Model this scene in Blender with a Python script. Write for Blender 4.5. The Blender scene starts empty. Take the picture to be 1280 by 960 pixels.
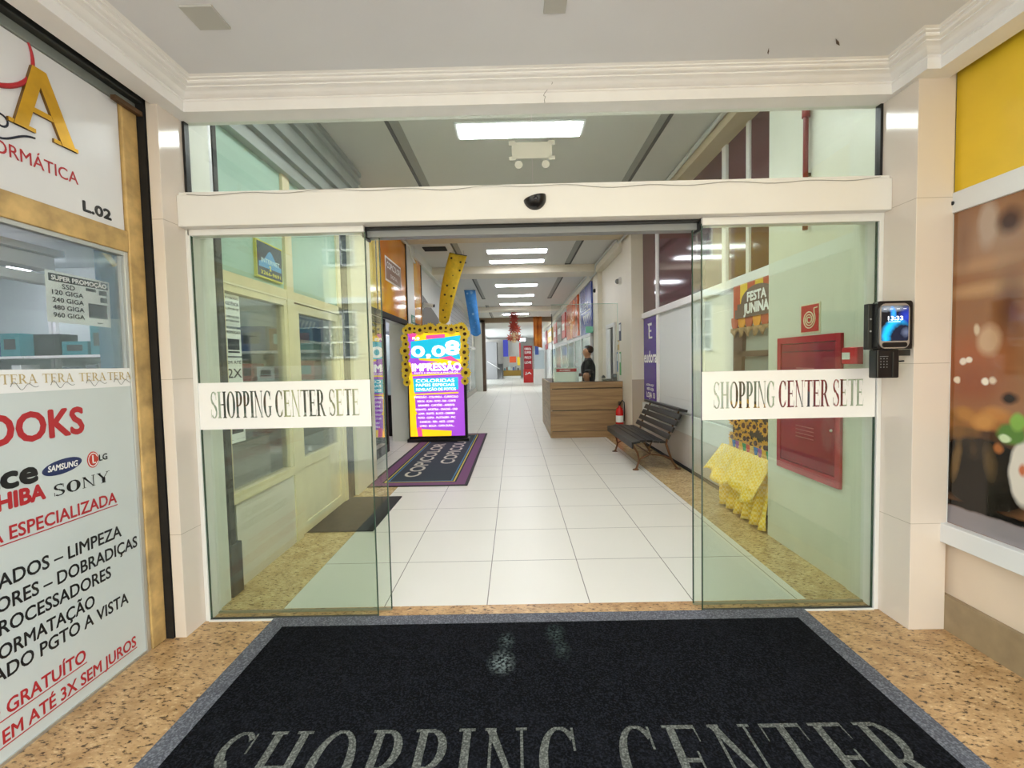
import bpy, bmesh, math, random
from mathutils import Vector, Matrix

random.seed(7)
scene = bpy.context.scene
COL = scene.collection
PI = math.pi

# ------------------------------------------------------------------ camera
cam_data = bpy.data.cameras.new('camera')
cam_data.sensor_fit = 'HORIZONTAL'
cam_data.sensor_width = 36.0
cam_data.lens = 568.3 * 36.0 / 1280.0
cam_data.clip_start = 0.02
cam = bpy.data.objects.new('camera', cam_data)
COL.objects.link(cam)
PITCH, ROLL, YAW = 0.046, -0.0217, 0.0065
fwd = Vector((-math.sin(YAW) * math.cos(PITCH), math.cos(YAW) * math.cos(PITCH), -math.sin(PITCH)))
rgt = Vector((math.cos(YAW), math.sin(YAW), 0))
upv = rgt.cross(fwd)
r2 = math.cos(ROLL) * rgt + math.sin(ROLL) * upv
u2 = -math.sin(ROLL) * rgt + math.cos(ROLL) * upv
cam.matrix_world = Matrix(((r2.x, u2.x, -fwd.x, 0), (r2.y, u2.y, -fwd.y, 0), (r2.z, u2.z, -fwd.z, 1.406), (0, 0, 0, 1)))
scene.camera = cam

# ------------------------------------------------------------------ light and exposure
scene.view_settings.view_transform = 'Standard'
scene.view_settings.look = 'None'
scene.view_settings.gamma = 1.0
scene.view_settings.exposure = 0.65
scene.view_settings.use_curve_mapping = False
SKY_STRENGTH = 2.7        # the open street behind the camera
PANEL_STRENGTH = 13.0     # ceiling panels of the corridor
world = bpy.data.worlds.new('world')
scene.world = world
world.use_nodes = True
bg = world.node_tree.nodes['Background']
bg.inputs['Color'].default_value = (0.84, 0.92, 1.0, 1)
bg.inputs['Strength'].default_value = SKY_STRENGTH
sun_d = bpy.data.lights.new('sun', 'SUN')
sun_d.energy = 7.0
sun_d.angle = 0.01
sun = bpy.data.objects.new('sun', sun_d)
COL.objects.link(sun)
sun.rotation_euler = Vector((0.3, -0.55, -0.95)).to_track_quat('-Z', 'Y').to_euler()
sun.location = (0, 20, 20)


# ------------------------------------------------------------------ materials
def C(h):
    h = h.lstrip('#')
    out = []
    for i in (0, 2, 4):
        c = int(h[i:i + 2], 16) / 255.0
        out.append(c / 12.92 if c <= 0.04045 else ((c + 0.055) / 1.055) ** 2.4)
    return (out[0], out[1], out[2], 1.0)


def new_mat(name):
    m = bpy.data.materials.new(name)
    m.use_nodes = True
    nt = m.node_tree
    return m, nt, nt.nodes, nt.links, nt.nodes['Principled BSDF']


def pos_node(N):
    return N.new('ShaderNodeNewGeometry').outputs['Position']


def mat(name, col, rough=0.5, metal=0.0, var=0.0, scale=6.0, emit=0.0, spec=0.5, bump=0.0, coat=0.0):
    m, nt, N, L, b = new_mat(name)
    c = C(col)
    b.inputs['Base Color'].default_value = c
    b.inputs['Roughness'].default_value = rough
    b.inputs['Metallic'].default_value = metal
    b.inputs['Specular IOR Level'].default_value = spec
    if coat:
        b.inputs['Coat Weight'].default_value = coat
        b.inputs['Coat Roughness'].default_value = 0.03
    if var or bump:
        no = N.new('ShaderNodeTexNoise')
        no.inputs['Scale'].default_value = scale
        no.inputs['Detail'].default_value = 6
        L.new(pos_node(N), no.inputs['Vector'])
        if var:
            mx = N.new('ShaderNodeMix'); mx.data_type = 'RGBA'
            mx.inputs[6].default_value = tuple(max(0, x * (1 - var)) for x in c[:3]) + (1,)
            mx.inputs[7].default_value = tuple(min(1, x * (1 + var * .6)) for x in c[:3]) + (1,)
            rp = N.new('ShaderNodeMapRange')
            rp.inputs[1].default_value = .3; rp.inputs[2].default_value = .7
            L.new(no.outputs['Fac'], rp.inputs[0]); L.new(rp.outputs[0], mx.inputs[0])
            L.new(mx.outputs[2], b.inputs['Base Color'])
        if bump:
            bp = N.new('ShaderNodeBump')
            bp.inputs['Strength'].default_value = bump
            bp.inputs['Distance'].default_value = 0.01
            L.new(no.outputs['Fac'], bp.inputs['Height']); L.new(bp.outputs[0], b.inputs['Normal'])
    if emit:
        b.inputs['Emission Color'].default_value = c
        b.inputs['Emission Strength'].default_value = emit
    return m


def glass_mat(name, tint='#e6f1e6', refl=0.09, rough=0.0):
    """thin architectural pane: tinted see-through plus a fresnel mirror"""
    m, nt, N, L, b = new_mat(name)
    N.remove(b)
    out = N['Material Output']
    tr = N.new('ShaderNodeBsdfTransparent'); tr.inputs[0].default_value = C(tint)
    gl = N.new('ShaderNodeBsdfGlossy'); gl.inputs['Roughness'].default_value = rough
    lw = N.new('ShaderNodeLayerWeight'); lw.inputs[0].default_value = 0.25
    mr = N.new('ShaderNodeMapRange')
    mr.inputs[3].default_value = refl; mr.inputs[4].default_value = 0.6
    L.new(lw.outputs['Fresnel'], mr.inputs[0])
    mx = N.new('ShaderNodeMixShader')
    L.new(mr.outputs[0], mx.inputs[0]); L.new(tr.outputs[0], mx.inputs[1]); L.new(gl.outputs[0], mx.inputs[2])
    L.new(mx.outputs[0], out.inputs['Surface'])
    return m


def film_mat(name, col, alpha):
    """frosted film: part diffuse, part see-through"""
    m, nt, N, L, b = new_mat(name)
    out = N['Material Output']
    b.inputs['Base Color'].default_value = C(col); b.inputs['Roughness'].default_value = 0.25
    tr = N.new('ShaderNodeBsdfTransparent')
    mx = N.new('ShaderNodeMixShader'); mx.inputs[0].default_value = alpha
    L.new(tr.outputs[0], mx.inputs[1]); L.new(b.outputs[0], mx.inputs[2]); L.new(mx.outputs[0], out.inputs['Surface'])
    return m


def granite_mat(name, base, dark, light, rough=0.25, scale=55):
    m, nt, N, L, b = new_mat(name)
    P = pos_node(N)
    mp = N.new('ShaderNodeMapping'); mp.inputs['Rotation'].default_value = (0, 0, 0.6)
    mp.inputs['Scale'].default_value = (1, 1.9, 1)
    L.new(P, mp.inputs[0])
    n1 = N.new('ShaderNodeTexNoise'); n1.inputs['Scale'].default_value = scale; n1.inputs['Detail'].default_value = 4
    n1.inputs['Roughness'].default_value = .65
    n2 = N.new('ShaderNodeTexNoise'); n2.inputs['Scale'].default_value = scale * .28; n2.inputs['Detail'].default_value = 5
    L.new(mp.outputs[0], n1.inputs['Vector']); L.new(P, n2.inputs['Vector'])
    r1 = N.new('ShaderNodeValToRGB')
    e = r1.color_ramp.elements
    e[0].position = .365; e[0].color = C(dark)
    e[1].position = .46; e[1].color = C(base)
    x = r1.color_ramp.elements.new(.57); x.color = C(base)
    x = r1.color_ramp.elements.new(.68); x.color = C(light)
    L.new(n1.outputs['Fac'], r1.inputs[0])
    mx = N.new('ShaderNodeMix'); mx.data_type = 'RGBA'; mx.blend_type = 'MULTIPLY'
    r2_ = N.new('ShaderNodeValToRGB')
    r2_.color_ramp.elements[0].position = .35; r2_.color_ramp.elements[0].color = (.72, .66, .58, 1)
    r2_.color_ramp.elements[1].position = .62; r2_.color_ramp.elements[1].color = (1, 1, 1, 1)
    L.new(n2.outputs['Fac'], r2_.inputs[0])
    mx.inputs[0].default_value = 1
    L.new(r1.outputs[0], mx.inputs[6]); L.new(r2_.outputs[0], mx.inputs[7])
    L.new(mx.outputs[2], b.inputs['Base Color'])
    b.inputs['Roughness'].default_value = rough
    return m


def joint_mat(name, col, joint, size, off, width=0.004, rough=0.15, var=0.03, axes='XY', coat=0.0, varscale=2.0):
    """tiles with joints on a world grid"""
    m, nt, N, L, b = new_mat(name)
    P = pos_node(N)
    sp = N.new('ShaderNodeSeparateXYZ'); L.new(P, sp.inputs[0])
    fac = None
    for ax, s, o in zip(axes, size, off):
        a = N.new('ShaderNodeMath'); a.operation = 'SUBTRACT'; a.inputs[1].default_value = o - width / 2
        L.new(sp.outputs['XYZ'.index(ax)], a.inputs[0])
        d = N.new('ShaderNodeMath'); d.operation = 'FLOORED_MODULO'; d.inputs[1].default_value = s
        L.new(a.outputs[0], d.inputs[0])
        l = N.new('ShaderNodeMath'); l.operation = 'LESS_THAN'; l.inputs[1].default_value = width
        L.new(d.outputs[0], l.inputs[0])
        if fac is None:
            fac = l.outputs[0]
        else:
            mm = N.new('ShaderNodeMath'); mm.operation = 'MAXIMUM'
            L.new(fac, mm.inputs[0]); L.new(l.outputs[0], mm.inputs[1]); fac = mm.outputs[0]
    no = N.new('ShaderNodeTexNoise'); no.inputs['Scale'].default_value = varscale; no.inputs['Detail'].default_value = 5
    L.new(P, no.inputs['Vector'])
    c = C(col)
    v = N.new('ShaderNodeMix'); v.data_type = 'RGBA'
    v.inputs[6].default_value = tuple(x * (1 - var) for x in c[:3]) + (1,)
    v.inputs[7].default_value = tuple(min(1, x * (1 + var)) for x in c[:3]) + (1,)
    L.new(no.outputs['Fac'], v.inputs[0])
    mx = N.new('ShaderNodeMix'); mx.data_type = 'RGBA'
    L.new(fac, mx.inputs[0]); L.new(v.outputs[2], mx.inputs[6]); mx.inputs[7].default_value = C(joint)
    L.new(mx.outputs[2], b.inputs['Base Color'])
    b.inputs['Roughness'].default_value = rough
    if coat:
        b.inputs['Coat Weight'].default_value = coat
        b.inputs['Coat Roughness'].default_value = 0.02
    return m


def picture(name, base, layers, plane='YZ', rough=0.25, distort=0.0, dscale=5.0, emit=0.0, spec=0.5):
    """a print: soft ellipses of ink over a base colour.  layer = (u, v, ru, rv, angle_deg, colour, softness 0..1)"""
    m, nt, N, L, b = new_mat(name)
    P = pos_node(N)
    vec = P
    if distort:
        no = N.new('ShaderNodeTexNoise'); no.inputs['Scale'].default_value = dscale; no.inputs['Detail'].default_value = 4
        L.new(P, no.inputs['Vector'])
        s = N.new('ShaderNodeVectorMath'); s.operation = 'SUBTRACT'; s.inputs[1].default_value = (.5, .5, .5)
        L.new(no.outputs['Color'], s.inputs[0])
        k = N.new('ShaderNodeVectorMath'); k.operation = 'SCALE'; k.inputs['Scale'].default_value = distort
        L.new(s.outputs[0], k.inputs[0])
        a = N.new('ShaderNodeVectorMath'); a.operation = 'ADD'
        L.new(P, a.inputs[0]); L.new(k.outputs[0], a.inputs[1]); vec = a.outputs[0]
    cur = None
    for (u, v, ru, rv, ang, col, soft) in layers:
        mp = N.new('ShaderNodeMapping'); mp.vector_type = 'TEXTURE'
        r = math.radians(ang)
        if plane == 'YZ':
            mp.inputs['Location'].default_value = (0, u, v); mp.inputs['Scale'].default_value = (1000, ru, rv); mp.inputs['Rotation'].default_value = (r, 0, 0)
        elif plane == 'XZ':
            mp.inputs['Location'].default_value = (u, 0, v); mp.inputs['Scale'].default_value = (ru, 1000, rv); mp.inputs['Rotation'].default_value = (0, -r, 0)
        else:
            mp.inputs['Location'].default_value = (u, v, 0); mp.inputs['Scale'].default_value = (ru, rv, 1000); mp.inputs['Rotation'].default_value = (0, 0, r)
        L.new(vec, mp.inputs[0])
        g = N.new('ShaderNodeTexGradient'); g.gradient_type = 'SPHERICAL'
        L.new(mp.outputs[0], g.inputs[0])
        mr = N.new('ShaderNodeMapRange'); mr.inputs[2].default_value = max(soft, .02)
        L.new(g.outputs['Fac'], mr.inputs[0])
        mx = N.new('ShaderNodeMix'); mx.data_type = 'RGBA'
        L.new(mr.outputs[0], mx.inputs[0])
        if cur is None:
            mx.inputs[6].default_value = C(base)
        else:
            L.new(cur, mx.inputs[6])
        mx.inputs[7].default_value = C(col)
        cur = mx.outputs[2]
    L.new(cur, b.inputs['Base Color'])
    b.inputs['Roughness'].default_value = rough
    b.inputs['Specular IOR Level'].default_value = spec
    if emit:
        L.new(cur, b.inputs['Emission Color']); b.inputs['Emission Strength'].default_value = emit
    return m


def wood_mat(name, a, b_, axis='X', rough=0.4):
    m, nt, N, L, b = new_mat(name)
    mp = N.new('ShaderNodeMapping')
    mp.inputs['Scale'].default_value = {'X': (.8, 8, 11), 'Y': (14, 1.2, 22), 'Z': (14, 14, 1.2)}[axis]
    L.new(pos_node(N), mp.inputs[0])
    no = N.new('ShaderNodeTexNoise'); no.inputs['Scale'].default_value = 1.4; no.inputs['Detail'].default_value = 7
    no.inputs['Distortion'].default_value = .6
    L.new(mp.outputs[0], no.inputs['Vector'])
    r = N.new('ShaderNodeValToRGB')
    r.color_ramp.elements[0].position = .32; r.color_ramp.elements[0].color = C(a)
    r.color_ramp.elements[1].position = .68; r.color_ramp.elements[1].color = C(b_)
    L.new(no.outputs['Fac'], r.inputs[0]); L.new(r.outputs[0], b.inputs['Base Color'])
    b.inputs['Roughness'].default_value = rough
    return m


def carpet_mat(name, col, fleck, amount=.62, rough=0.95, dust=()):
    m, nt, N, L, b = new_mat(name)
    P = pos_node(N)
    no = N.new('ShaderNodeTexNoise'); no.inputs['Scale'].default_value = 130; no.inputs['Detail'].default_value = 3
    n2 = N.new('ShaderNodeTexNoise'); n2.inputs['Scale'].default_value = 9; n2.inputs['Detail'].default_value = 5
    L.new(P, no.inputs['Vector']); L.new(P, n2.inputs['Vector'])
    r = N.new('ShaderNodeValToRGB')
    r.color_ramp.elements[0].position = .45; r.color_ramp.elements[0].color = C(col)
    r.color_ramp.elements[1].position = amount + .12; r.color_ramp.elements[1].color = C(fleck)
    L.new(no.outputs['Fac'], r.inputs[0])
    mx = N.new('ShaderNodeMix'); mx.data_type = 'RGBA'
    mr = N.new('ShaderNodeMapRange'); mr.inputs[1].default_value = .5; mr.inputs[2].default_value = .8; mr.inputs[4].default_value = .22
    L.new(n2.outputs['Fac'], mr.inputs[0]); L.new(mr.outputs[0], mx.inputs[0])
    L.new(r.outputs[0], mx.inputs[6]); mx.inputs[7].default_value = C(fleck)
    cur = mx.outputs[2]
    for (x, y, rx, ry, colr) in dust:      # dusty scuffs with an outline of their own
        mp = N.new('ShaderNodeMapping'); mp.vector_type = 'TEXTURE'
        mp.inputs['Location'].default_value = (x, y, 0); mp.inputs['Scale'].default_value = (rx, ry, 1000)
        L.new(P, mp.inputs[0])
        g = N.new('ShaderNodeTexGradient'); g.gradient_type = 'SPHERICAL'
        L.new(mp.outputs[0], g.inputs[0])
        a = N.new('ShaderNodeMath'); a.operation = 'MULTIPLY'
        n3 = N.new('ShaderNodeTexNoise'); n3.inputs['Scale'].default_value = 70; n3.inputs['Detail'].default_value = 4
        L.new(P, n3.inputs['Vector'])
        q = N.new('ShaderNodeMapRange'); q.inputs[1].default_value = .42; q.inputs[2].default_value = .62; q.inputs[4].default_value = 1.3
        L.new(n3.outputs['Fac'], q.inputs[0])
        L.new(g.outputs['Fac'], a.inputs[0]); L.new(q.outputs[0], a.inputs[1])
        x2 = N.new('ShaderNodeMix'); x2.data_type = 'RGBA'
        L.new(a.outputs[0], x2.inputs[0]); L.new(cur, x2.inputs[6]); x2.inputs[7].default_value = C(colr)
        cur = x2.outputs[2]
    L.new(cur, b.inputs['Base Color'])
    b.inputs['Roughness'].default_value = rough
    b.inputs['Specular IOR Level'].default_value = .1
    bp = N.new('ShaderNodeBump'); bp.inputs['Strength'].default_value = .5; bp.inputs['Distance'].default_value = .004
    L.new(no.outputs['Fac'], bp.inputs['Height']); L.new(bp.outputs[0], b.inputs['Normal'])
    return m


# ------------------------------------------------------------------ mesh builder
_TXT = {}


def text_tris(s, bold=0):
    key = s
    if key not in _TXT:
        cu = bpy.data.curves.new('t', 'FONT')
        cu.body = s
        cu.size = 1
        cu.resolution_u = 3
        o = bpy.data.objects.new('t', cu)
        COL.objects.link(o)
        me = bpy.data.meshes.new_from_object(o.evaluated_get(bpy.context.evaluated_depsgraph_get()))
        vs = [v.co.copy() for v in me.vertices]
        fs = [tuple(p.vertices) for p in me.polygons]
        x0 = min(v.x for v in vs); x1 = max(v.x for v in vs)
        bpy.data.objects.remove(o); bpy.data.curves.remove(cu); bpy.data.meshes.remove(me)
        _TXT[key] = (vs, fs, x0, x1)
    return _TXT[key]


class MB:
    def __init__(self):
        self.bm = bmesh.new()

    def face(self, pts, mi=0, smooth=False):
        vs = [self.bm.verts.new(p) for p in pts]
        f = self.bm.faces.new(vs)
        f.material_index = mi
        f.smooth = smooth
        return f

    def box(self, x0, x1, y0, y1, z0, z1, mi=0, rot=None, piv=None):
        if x0 > x1: x0, x1 = x1, x0
        if y0 > y1: y0, y1 = y1, y0
        if z0 > z1: z0, z1 = z1, z0
        P = [Vector((x, y, z)) for z in (z0, z1) for y in (y0, y1) for x in (x0, x1)]
        if rot is not None:
            c = Vector(piv) if piv is not None else sum(P, Vector()) / 8
            P = [c + rot @ (p - c) for p in P]
        v = [self.bm.verts.new(p) for p in P]
        for q in ((0, 2, 3, 1), (4, 5, 7, 6), (0, 1, 5, 4), (2, 6, 7, 3), (0, 4, 6, 2), (1, 3, 7, 5)):
            f = self.bm.faces.new([v[i] for i in q]); f.material_index = mi
        return self

    def grid(self, fn, nu, nv, mi=0, smooth=True, closed_u=False):
        V = [[self.bm.verts.new(fn(i / nu, j / nv)) for j in range(nv + 1)] for i in range(nu if closed_u else nu + 1)]
        n = len(V)
        for i in range(nu):
            for j in range(nv):
                a, b2 = V[i], V[(i + 1) % n]
                f = self.bm.faces.new([a[j], b2[j], b2[j + 1], a[j + 1]]); f.material_index = mi; f.smooth = smooth
        return self

    def tube(self, pts, r, seg=10, mi=0, cap=True, closed=False):
        pts = [Vector(p) for p in pts]
        n = len(pts)
        rr = r if isinstance(r, (list, tuple)) else [r] * n
        rings = []
        t = None
        nrm = None
        for i, p in enumerate(pts):
            a = pts[(i - 1) % n] if (closed or i > 0) else p
            c = pts[(i + 1) % n] if (closed or i < n - 1) else p
            t = (c - a).normalized()
            if nrm is None:
                nrm = t.orthogonal().normalized()
            else:
                nrm = (nrm - t * nrm.dot(t))
                nrm = nrm.normalized() if nrm.length > 1e-6 else t.orthogonal().normalized()
            bi = t.cross(nrm)
            rings.append([self.bm.verts.new(p + rr[i] * (math.cos(2 * PI * k / seg) * nrm + math.sin(2 * PI * k / seg) * bi)) for k in range(seg)])
        for i in range(n if closed else n - 1):
            A, B = rings[i], rings[(i + 1) % n]
            for k in range(seg):
                f = self.bm.faces.new([A[k], A[(k + 1) % seg], B[(k + 1) % seg], B[k]]); f.material_index = mi; f.smooth = True
        if cap and not closed:
            f = self.bm.faces.new(list(reversed(rings[0]))); f.material_index = mi
            f = self.bm.faces.new(rings[-1]); f.material_index = mi
        return self

    def lathe(self, prof, c, axis='Z', seg=20, mi=0, a0=0.0, a1=2 * PI):
        c = Vector(c)
        full = abs(a1 - a0 - 2 * PI) < 1e-4
        rings = []
        for k in range(seg if full else seg + 1):
            a = a0 + (a1 - a0) * k / seg
            ring = []
            for (r, h) in prof:
                x, y = r * math.cos(a), r * math.sin(a)
                d = {'Z': (x, y, h), 'Y': (x, h, y), 'X': (h, x, y)}[axis]
                ring.append(self.bm.verts.new(c + Vector(d)))
            rings.append(ring)
        m_ = len(rings)
        for k in range(seg):
            A, B = rings[k], rings[(k + 1) % m_]
            for j in range(len(prof) - 1):
                try:
                    f = self.bm.faces.new([A[j], B[j], B[j + 1], A[j + 1]]); f.material_index = mi; f.smooth = True
                except ValueError:
                    pass
        return self

    def ball(self, c, rx, ry=None, rz=None, seg=14, mi=0):
        ry = rx if ry is None else ry
        rz = rx if rz is None else rz
        c = Vector(c)

        def fn(u, v):
            a = 2 * PI * u; b = PI * (v - .5)
            return c + Vector((rx * math.cos(b) * math.cos(a), ry * math.cos(b) * math.sin(a), rz * math.sin(b)))
        return self.grid(fn, seg, seg // 2 + 1, mi, True, True)

    def prism(self, poly, d, mi=0, mi_side=None):
        """closed polygon (3-D points) pushed along d"""
        poly = [Vector(p) for p in poly]; d = Vector(d)
        a = [self.bm.verts.new(p) for p in poly]; b2 = [self.bm.verts.new(p + d) for p in poly]
        f = self.bm.faces.new(list(reversed(a))); f.material_index = mi
        f = self.bm.faces.new(b2); f.material_index = mi
        n = len(a)
        for i in range(n):
            f = self.bm.faces.new([a[i], a[(i + 1) % n], b2[(i + 1) % n], b2[i]]); f.material_index = mi if mi_side is None else mi_side
        return self

    def text(self, s, O, U, V, h, w=None, off=0.0012, mi=0, bold=0.0, shear=0.0):
        """lettering in the plane O + uU + vV; h = cap height, w = full width"""
        vs, fs, x0, x1 = text_tris(s, bold)
        U = Vector(U); V = Vector(V); O = Vector(O); Nn = U.cross(V).normalized() * off
        k = h / 0.715
        kx = k if w is None else w / (x1 - x0)
        sh = [(0, 0)]
        if bold:          # heavier stroke: the outline laid down again, shifted a little each way
            d = bold * k * .9
            sh = [(0, 0), (d, 0), (-d, 0), (0, d), (0, -d), (d * .7, d * .7), (-d * .7, d * .7), (d * .7, -d * .7), (-d * .7, -d * .7)]
        for n_, (dx, dy) in enumerate(sh):
            P = [self.bm.verts.new(O + U * ((v.x - x0) * kx + dx) + V * (v.y * k + dy) + Nn * (1 + .03 * n_)) for v in vs]
            for q in fs:
                try:
                    f = self.bm.faces.new([P[i] for i in q]); f.material_index = mi
                except ValueError:
                    pass
        return self

    def textr(self, s, O, U, V, h, suffix, sw, **kw):
        """like text, but O is the right end of the line and the ending `suffix` measures sw"""
        a = text_tris(s); b2 = text_tris(suffix)
        w = (a[3] - a[2]) * sw / (b2[3] - b2[2])
        return self.text(s, Vector(O) - Vector(U) * w, U, V, h, w, **kw)

    def serif(self, s, O, U, V, w, h, off=0.0012, mi=0, rows=48, gap=.07, space=.35, invert=None, shear=0.0):
        """serif capitals by scan lines; invert=(u0,u1,v0,v1): a sheet with the letters cut out of it"""
        U = Vector(U); V = Vector(V); O = Vector(O); Nn = U.cross(V).normalized() * off
        polys, tot = serif_polys(s, gap, space)
        kx = w / tot

        def rect(a, b2, c, d):
            sh0, sh1 = shear * c, shear * d
            f = self.face([O + U * (a + sh0) + V * c + Nn, O + U * (b2 + sh0) + V * c + Nn, O + U * (b2 + sh1) + V * d + Nn, O + U * (a + sh1) + V * d + Nn], mi)
        if invert:
            u0, u1, v0, v1 = invert
            rect(u0, u1, v0, 0); rect(u0, u1, h, v1)
        for r in range(rows):
            y = (r + .5) / rows
            iv = sorted(scan(polys, y))
            out = []
            for a, b2 in iv:
                if out and a <= out[-1][1] + 1e-5:
                    out[-1][1] = max(out[-1][1], b2)
                else:
                    out.append([a, b2])
            z0, z1 = h * r / rows, h * (r + 1) / rows
            if invert:
                p = invert[0]
                for a, b2 in out:
                    rect(p, a * kx, z0, z1); p = b2 * kx
                rect(p, invert[1], z0, z1)
            else:
                for a, b2 in out:
                    rect(a * kx, b2 * kx, z0, z1)
        return self

    def build(self, name, mats, parent=None, bevel=0.0, weld=True, solid=0.0):
        bm = self.bm
        if not isinstance(mats, (list, tuple)):
            mats = [mats]
        if weld:
            bmesh.ops.remove_doubles(bm, verts=bm.verts, dist=1e-5)
        lo = [min(v.co[i] for v in bm.verts) for i in range(3)]; hi = [max(v.co[i] for v in bm.verts) for i in range(3)]
        org = Vector(((lo[0] + hi[0]) / 2, (lo[1] + hi[1]) / 2, lo[2]))
        bmesh.ops.translate(bm, verts=bm.verts, vec=-org)
        me = bpy.data.meshes.new(name)
        bm.to_mesh(me); bm.free()
        for m in mats:
            me.materials.append(m)
        o = bpy.data.objects.new(name, me)
        COL.objects.link(o)
        o.location = org
        if parent is not None:
            o.parent = parent
            o.matrix_parent_inverse = PARENT_INV[parent.name]
        PARENT_INV[o.name] = Matrix.Translation(-org) if parent is None else (Matrix.Translation(-org))
        if bevel:
            md = o.modifiers.new('bevel', 'BEVEL'); md.width = bevel; md.segments = 2; md.limit_method = 'ANGLE'
            md.angle_limit = math.radians(40)
        if solid:
            md = o.modifiers.new('solid', 'SOLIDIFY'); md.thickness = solid
        return o


PARENT_INV = {}


def thing(name, label, cat, loc, group=None):
    o = bpy.data.objects.new(name, None)
    COL.objects.link(o)
    o.location = loc
    o.empty_display_size = .1
    o['label'] = label; o['category'] = cat
    if group: o['group'] = group
    PARENT_INV[o.name] = Matrix.Translation(-Vector(loc))
    return o


def tag(o, label, cat, group=None, kind=None):
    o['label'] = label; o['category'] = cat
    if group: o['group'] = group
    if kind: o['kind'] = kind
    return o


def struct(o):
    o['kind'] = 'structure'
    return o


# serif capitals ----------------------------------------------------
_T, _t, _S, _st = .17, .05, .09, .04


def _rect(a, b, c, d): return [(a, c), (b, c), (b, d), (a, d)]


def _stem(x, T=None):
    T = T or _T
    return [_rect(x - T / 2, x + T / 2, 0, 1), _rect(x - T / 2 - _S, x + T / 2 + _S, 0, _st), _rect(x - T / 2 - _S, x + T / 2 + _S, 1 - _st, 1)]


def _arc(cx, cy, rx, ry, a0, a1, n=30, T=None, t=None):
    T = T or _T; t = t or _t
    out = []
    for i in range(n):
        q = []
        for a in (a0 + (a1 - a0) * i / n, a0 + (a1 - a0) * (i + 1) / n):
            a = math.radians(a)
            w = t + (T * 1.08 - t) * abs(math.cos(a)) ** 1.3
            q.append(((cx + rx * math.cos(a), cy + ry * math.sin(a)), (cx + (rx - w) * math.cos(a), cy + (ry - w * .9) * math.sin(a))))
        out.append([q[0][0], q[1][0], q[1][1], q[0][1]])
    return out


def serif_letter(c):
    if c == 'I': return _stem(.18), .36
    if c == 'H': return _stem(.18) + _stem(.74) + [_rect(.18, .74, .48, .53)], .92
    if c == 'N':
        return _stem(.14, .06) + _stem(.8, .06) + [[(.03, 1), (.22, 1), (.83, 0), (.76, 0)]], .95
    if c == 'O': return _arc(.46, .5, .46, .51, 0, 360), .92
    if c == 'C' or c == 'G':
        p = _arc(.46, .5, .46, .51, 48, 312) + [_rect(.72, .77, .66, .98)]
        if c == 'G': return p + [_rect(.62, .79, .06, .42), _rect(.53, .88, .38, .42)], .92
        return p + [[(.75, .12), (.8, .26), (.77, .27), (.7, .14)]], .86
    if c == 'P' or c == 'R':
        p = _stem(.18) + _arc(.34, .72, .38, .28, -90, 90) + [_rect(.18, .36, .95, 1), _rect(.18, .36, .44, .49)]
        if c == 'R': return p + [[(.34, .47), (.54, .47), (.9, 0), (.7, 0)], _rect(.68, .98, 0, _st)], .95
        return p, .74
    if c == 'E': return _stem(.18) + [_rect(.18, .7, .95, 1), _rect(.18, .56, .49, .54), _rect(.18, .74, 0, .05), [(.66, .98), (.70, .98), (.71, .76), (.69, .76)], [(.70, .02), (.74, .02), (.77, .26), (.75, .26)], _rect(.53, .57, .40, .63)], .78
    if c == 'T': return [_rect(.34, .34 + _T, 0, 1), _rect(.25, .6, 0, _st), _rect(0, .85, .95, 1), [(0, 1), (.04, 1), (.02, .74), (0, .74)], [(.81, 1), (.85, 1), (.85, .74), (.83, .74)]], .85
    if c == 'S':
        p = _arc(.36, .745, .32, .265, 40, 250, T=.13) + _arc(.36, .255, .34, .265, -140, 70, T=.13)
        p += [[(.10, .70), (.22, .58), (.64, .32), (.52, .44)], [(.06, .74), (.2, .56), (.32, .56), (.16, .76)], [(.38, .44), (.50, .44), (.66, .26), (.54, .26)], [(.2, .6), (.34, .6), (.56, .4), (.40, .40)]]
        p += [_rect(.6, .64, .68, .97), _rect(.04, .08, .04, .33)]
        return p, .72
    if c == 'A': return [[(.40, 1), (.46, 1), (.16, 0), (.10, 0)], [(.36, 1), (.52, 1), (.92, 0), (.73, 0)], _rect(.24, .7, .33, .38), _rect(0, .28, 0, _st), _rect(.62, 1.0, 0, _st)], 1.0
    if c == 'Y': return [_rect(.38, .38 + _T, 0, .48), _rect(.28, .65, 0, _st), [(.38, .46), (.55, .46), (.22, 1), (.04, 1)], [(.48, .46), (.55, .46), (.88, 1), (.81, 1)], _rect(0, .32, 1 - _st, 1), _rect(.7, .98, 1 - _st, 1)], .98
    return [], .35


def serif_polys(s, gap=.07, space=.35):
    x = 0; out = []
    for c in s:
        if c == ' ':
            x += space; continue
        p, w = serif_letter(c)
        out += [[(a + x, b) for a, b in q] for q in p]
        x += w + gap
    return out, x - gap


def scan(polys, y):
    iv = []
    for q in polys:
        xs = []
        n = len(q)
        for i in range(n):
            (xa, ya), (xb, yb) = q[i], q[(i + 1) % n]
            if (ya <= y) != (yb <= y):
                xs.append(xa + (xb - xa) * (y - ya) / (yb - ya))
        xs.sort()
        for k in range(0, len(xs) - 1, 2):
            iv.append((xs[k], xs[k + 1]))
    return iv


X_, Y_, Z_ = Vector((1, 0, 0)), Vector((0, 1, 0)), Vector((0, 0, 1))

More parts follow.
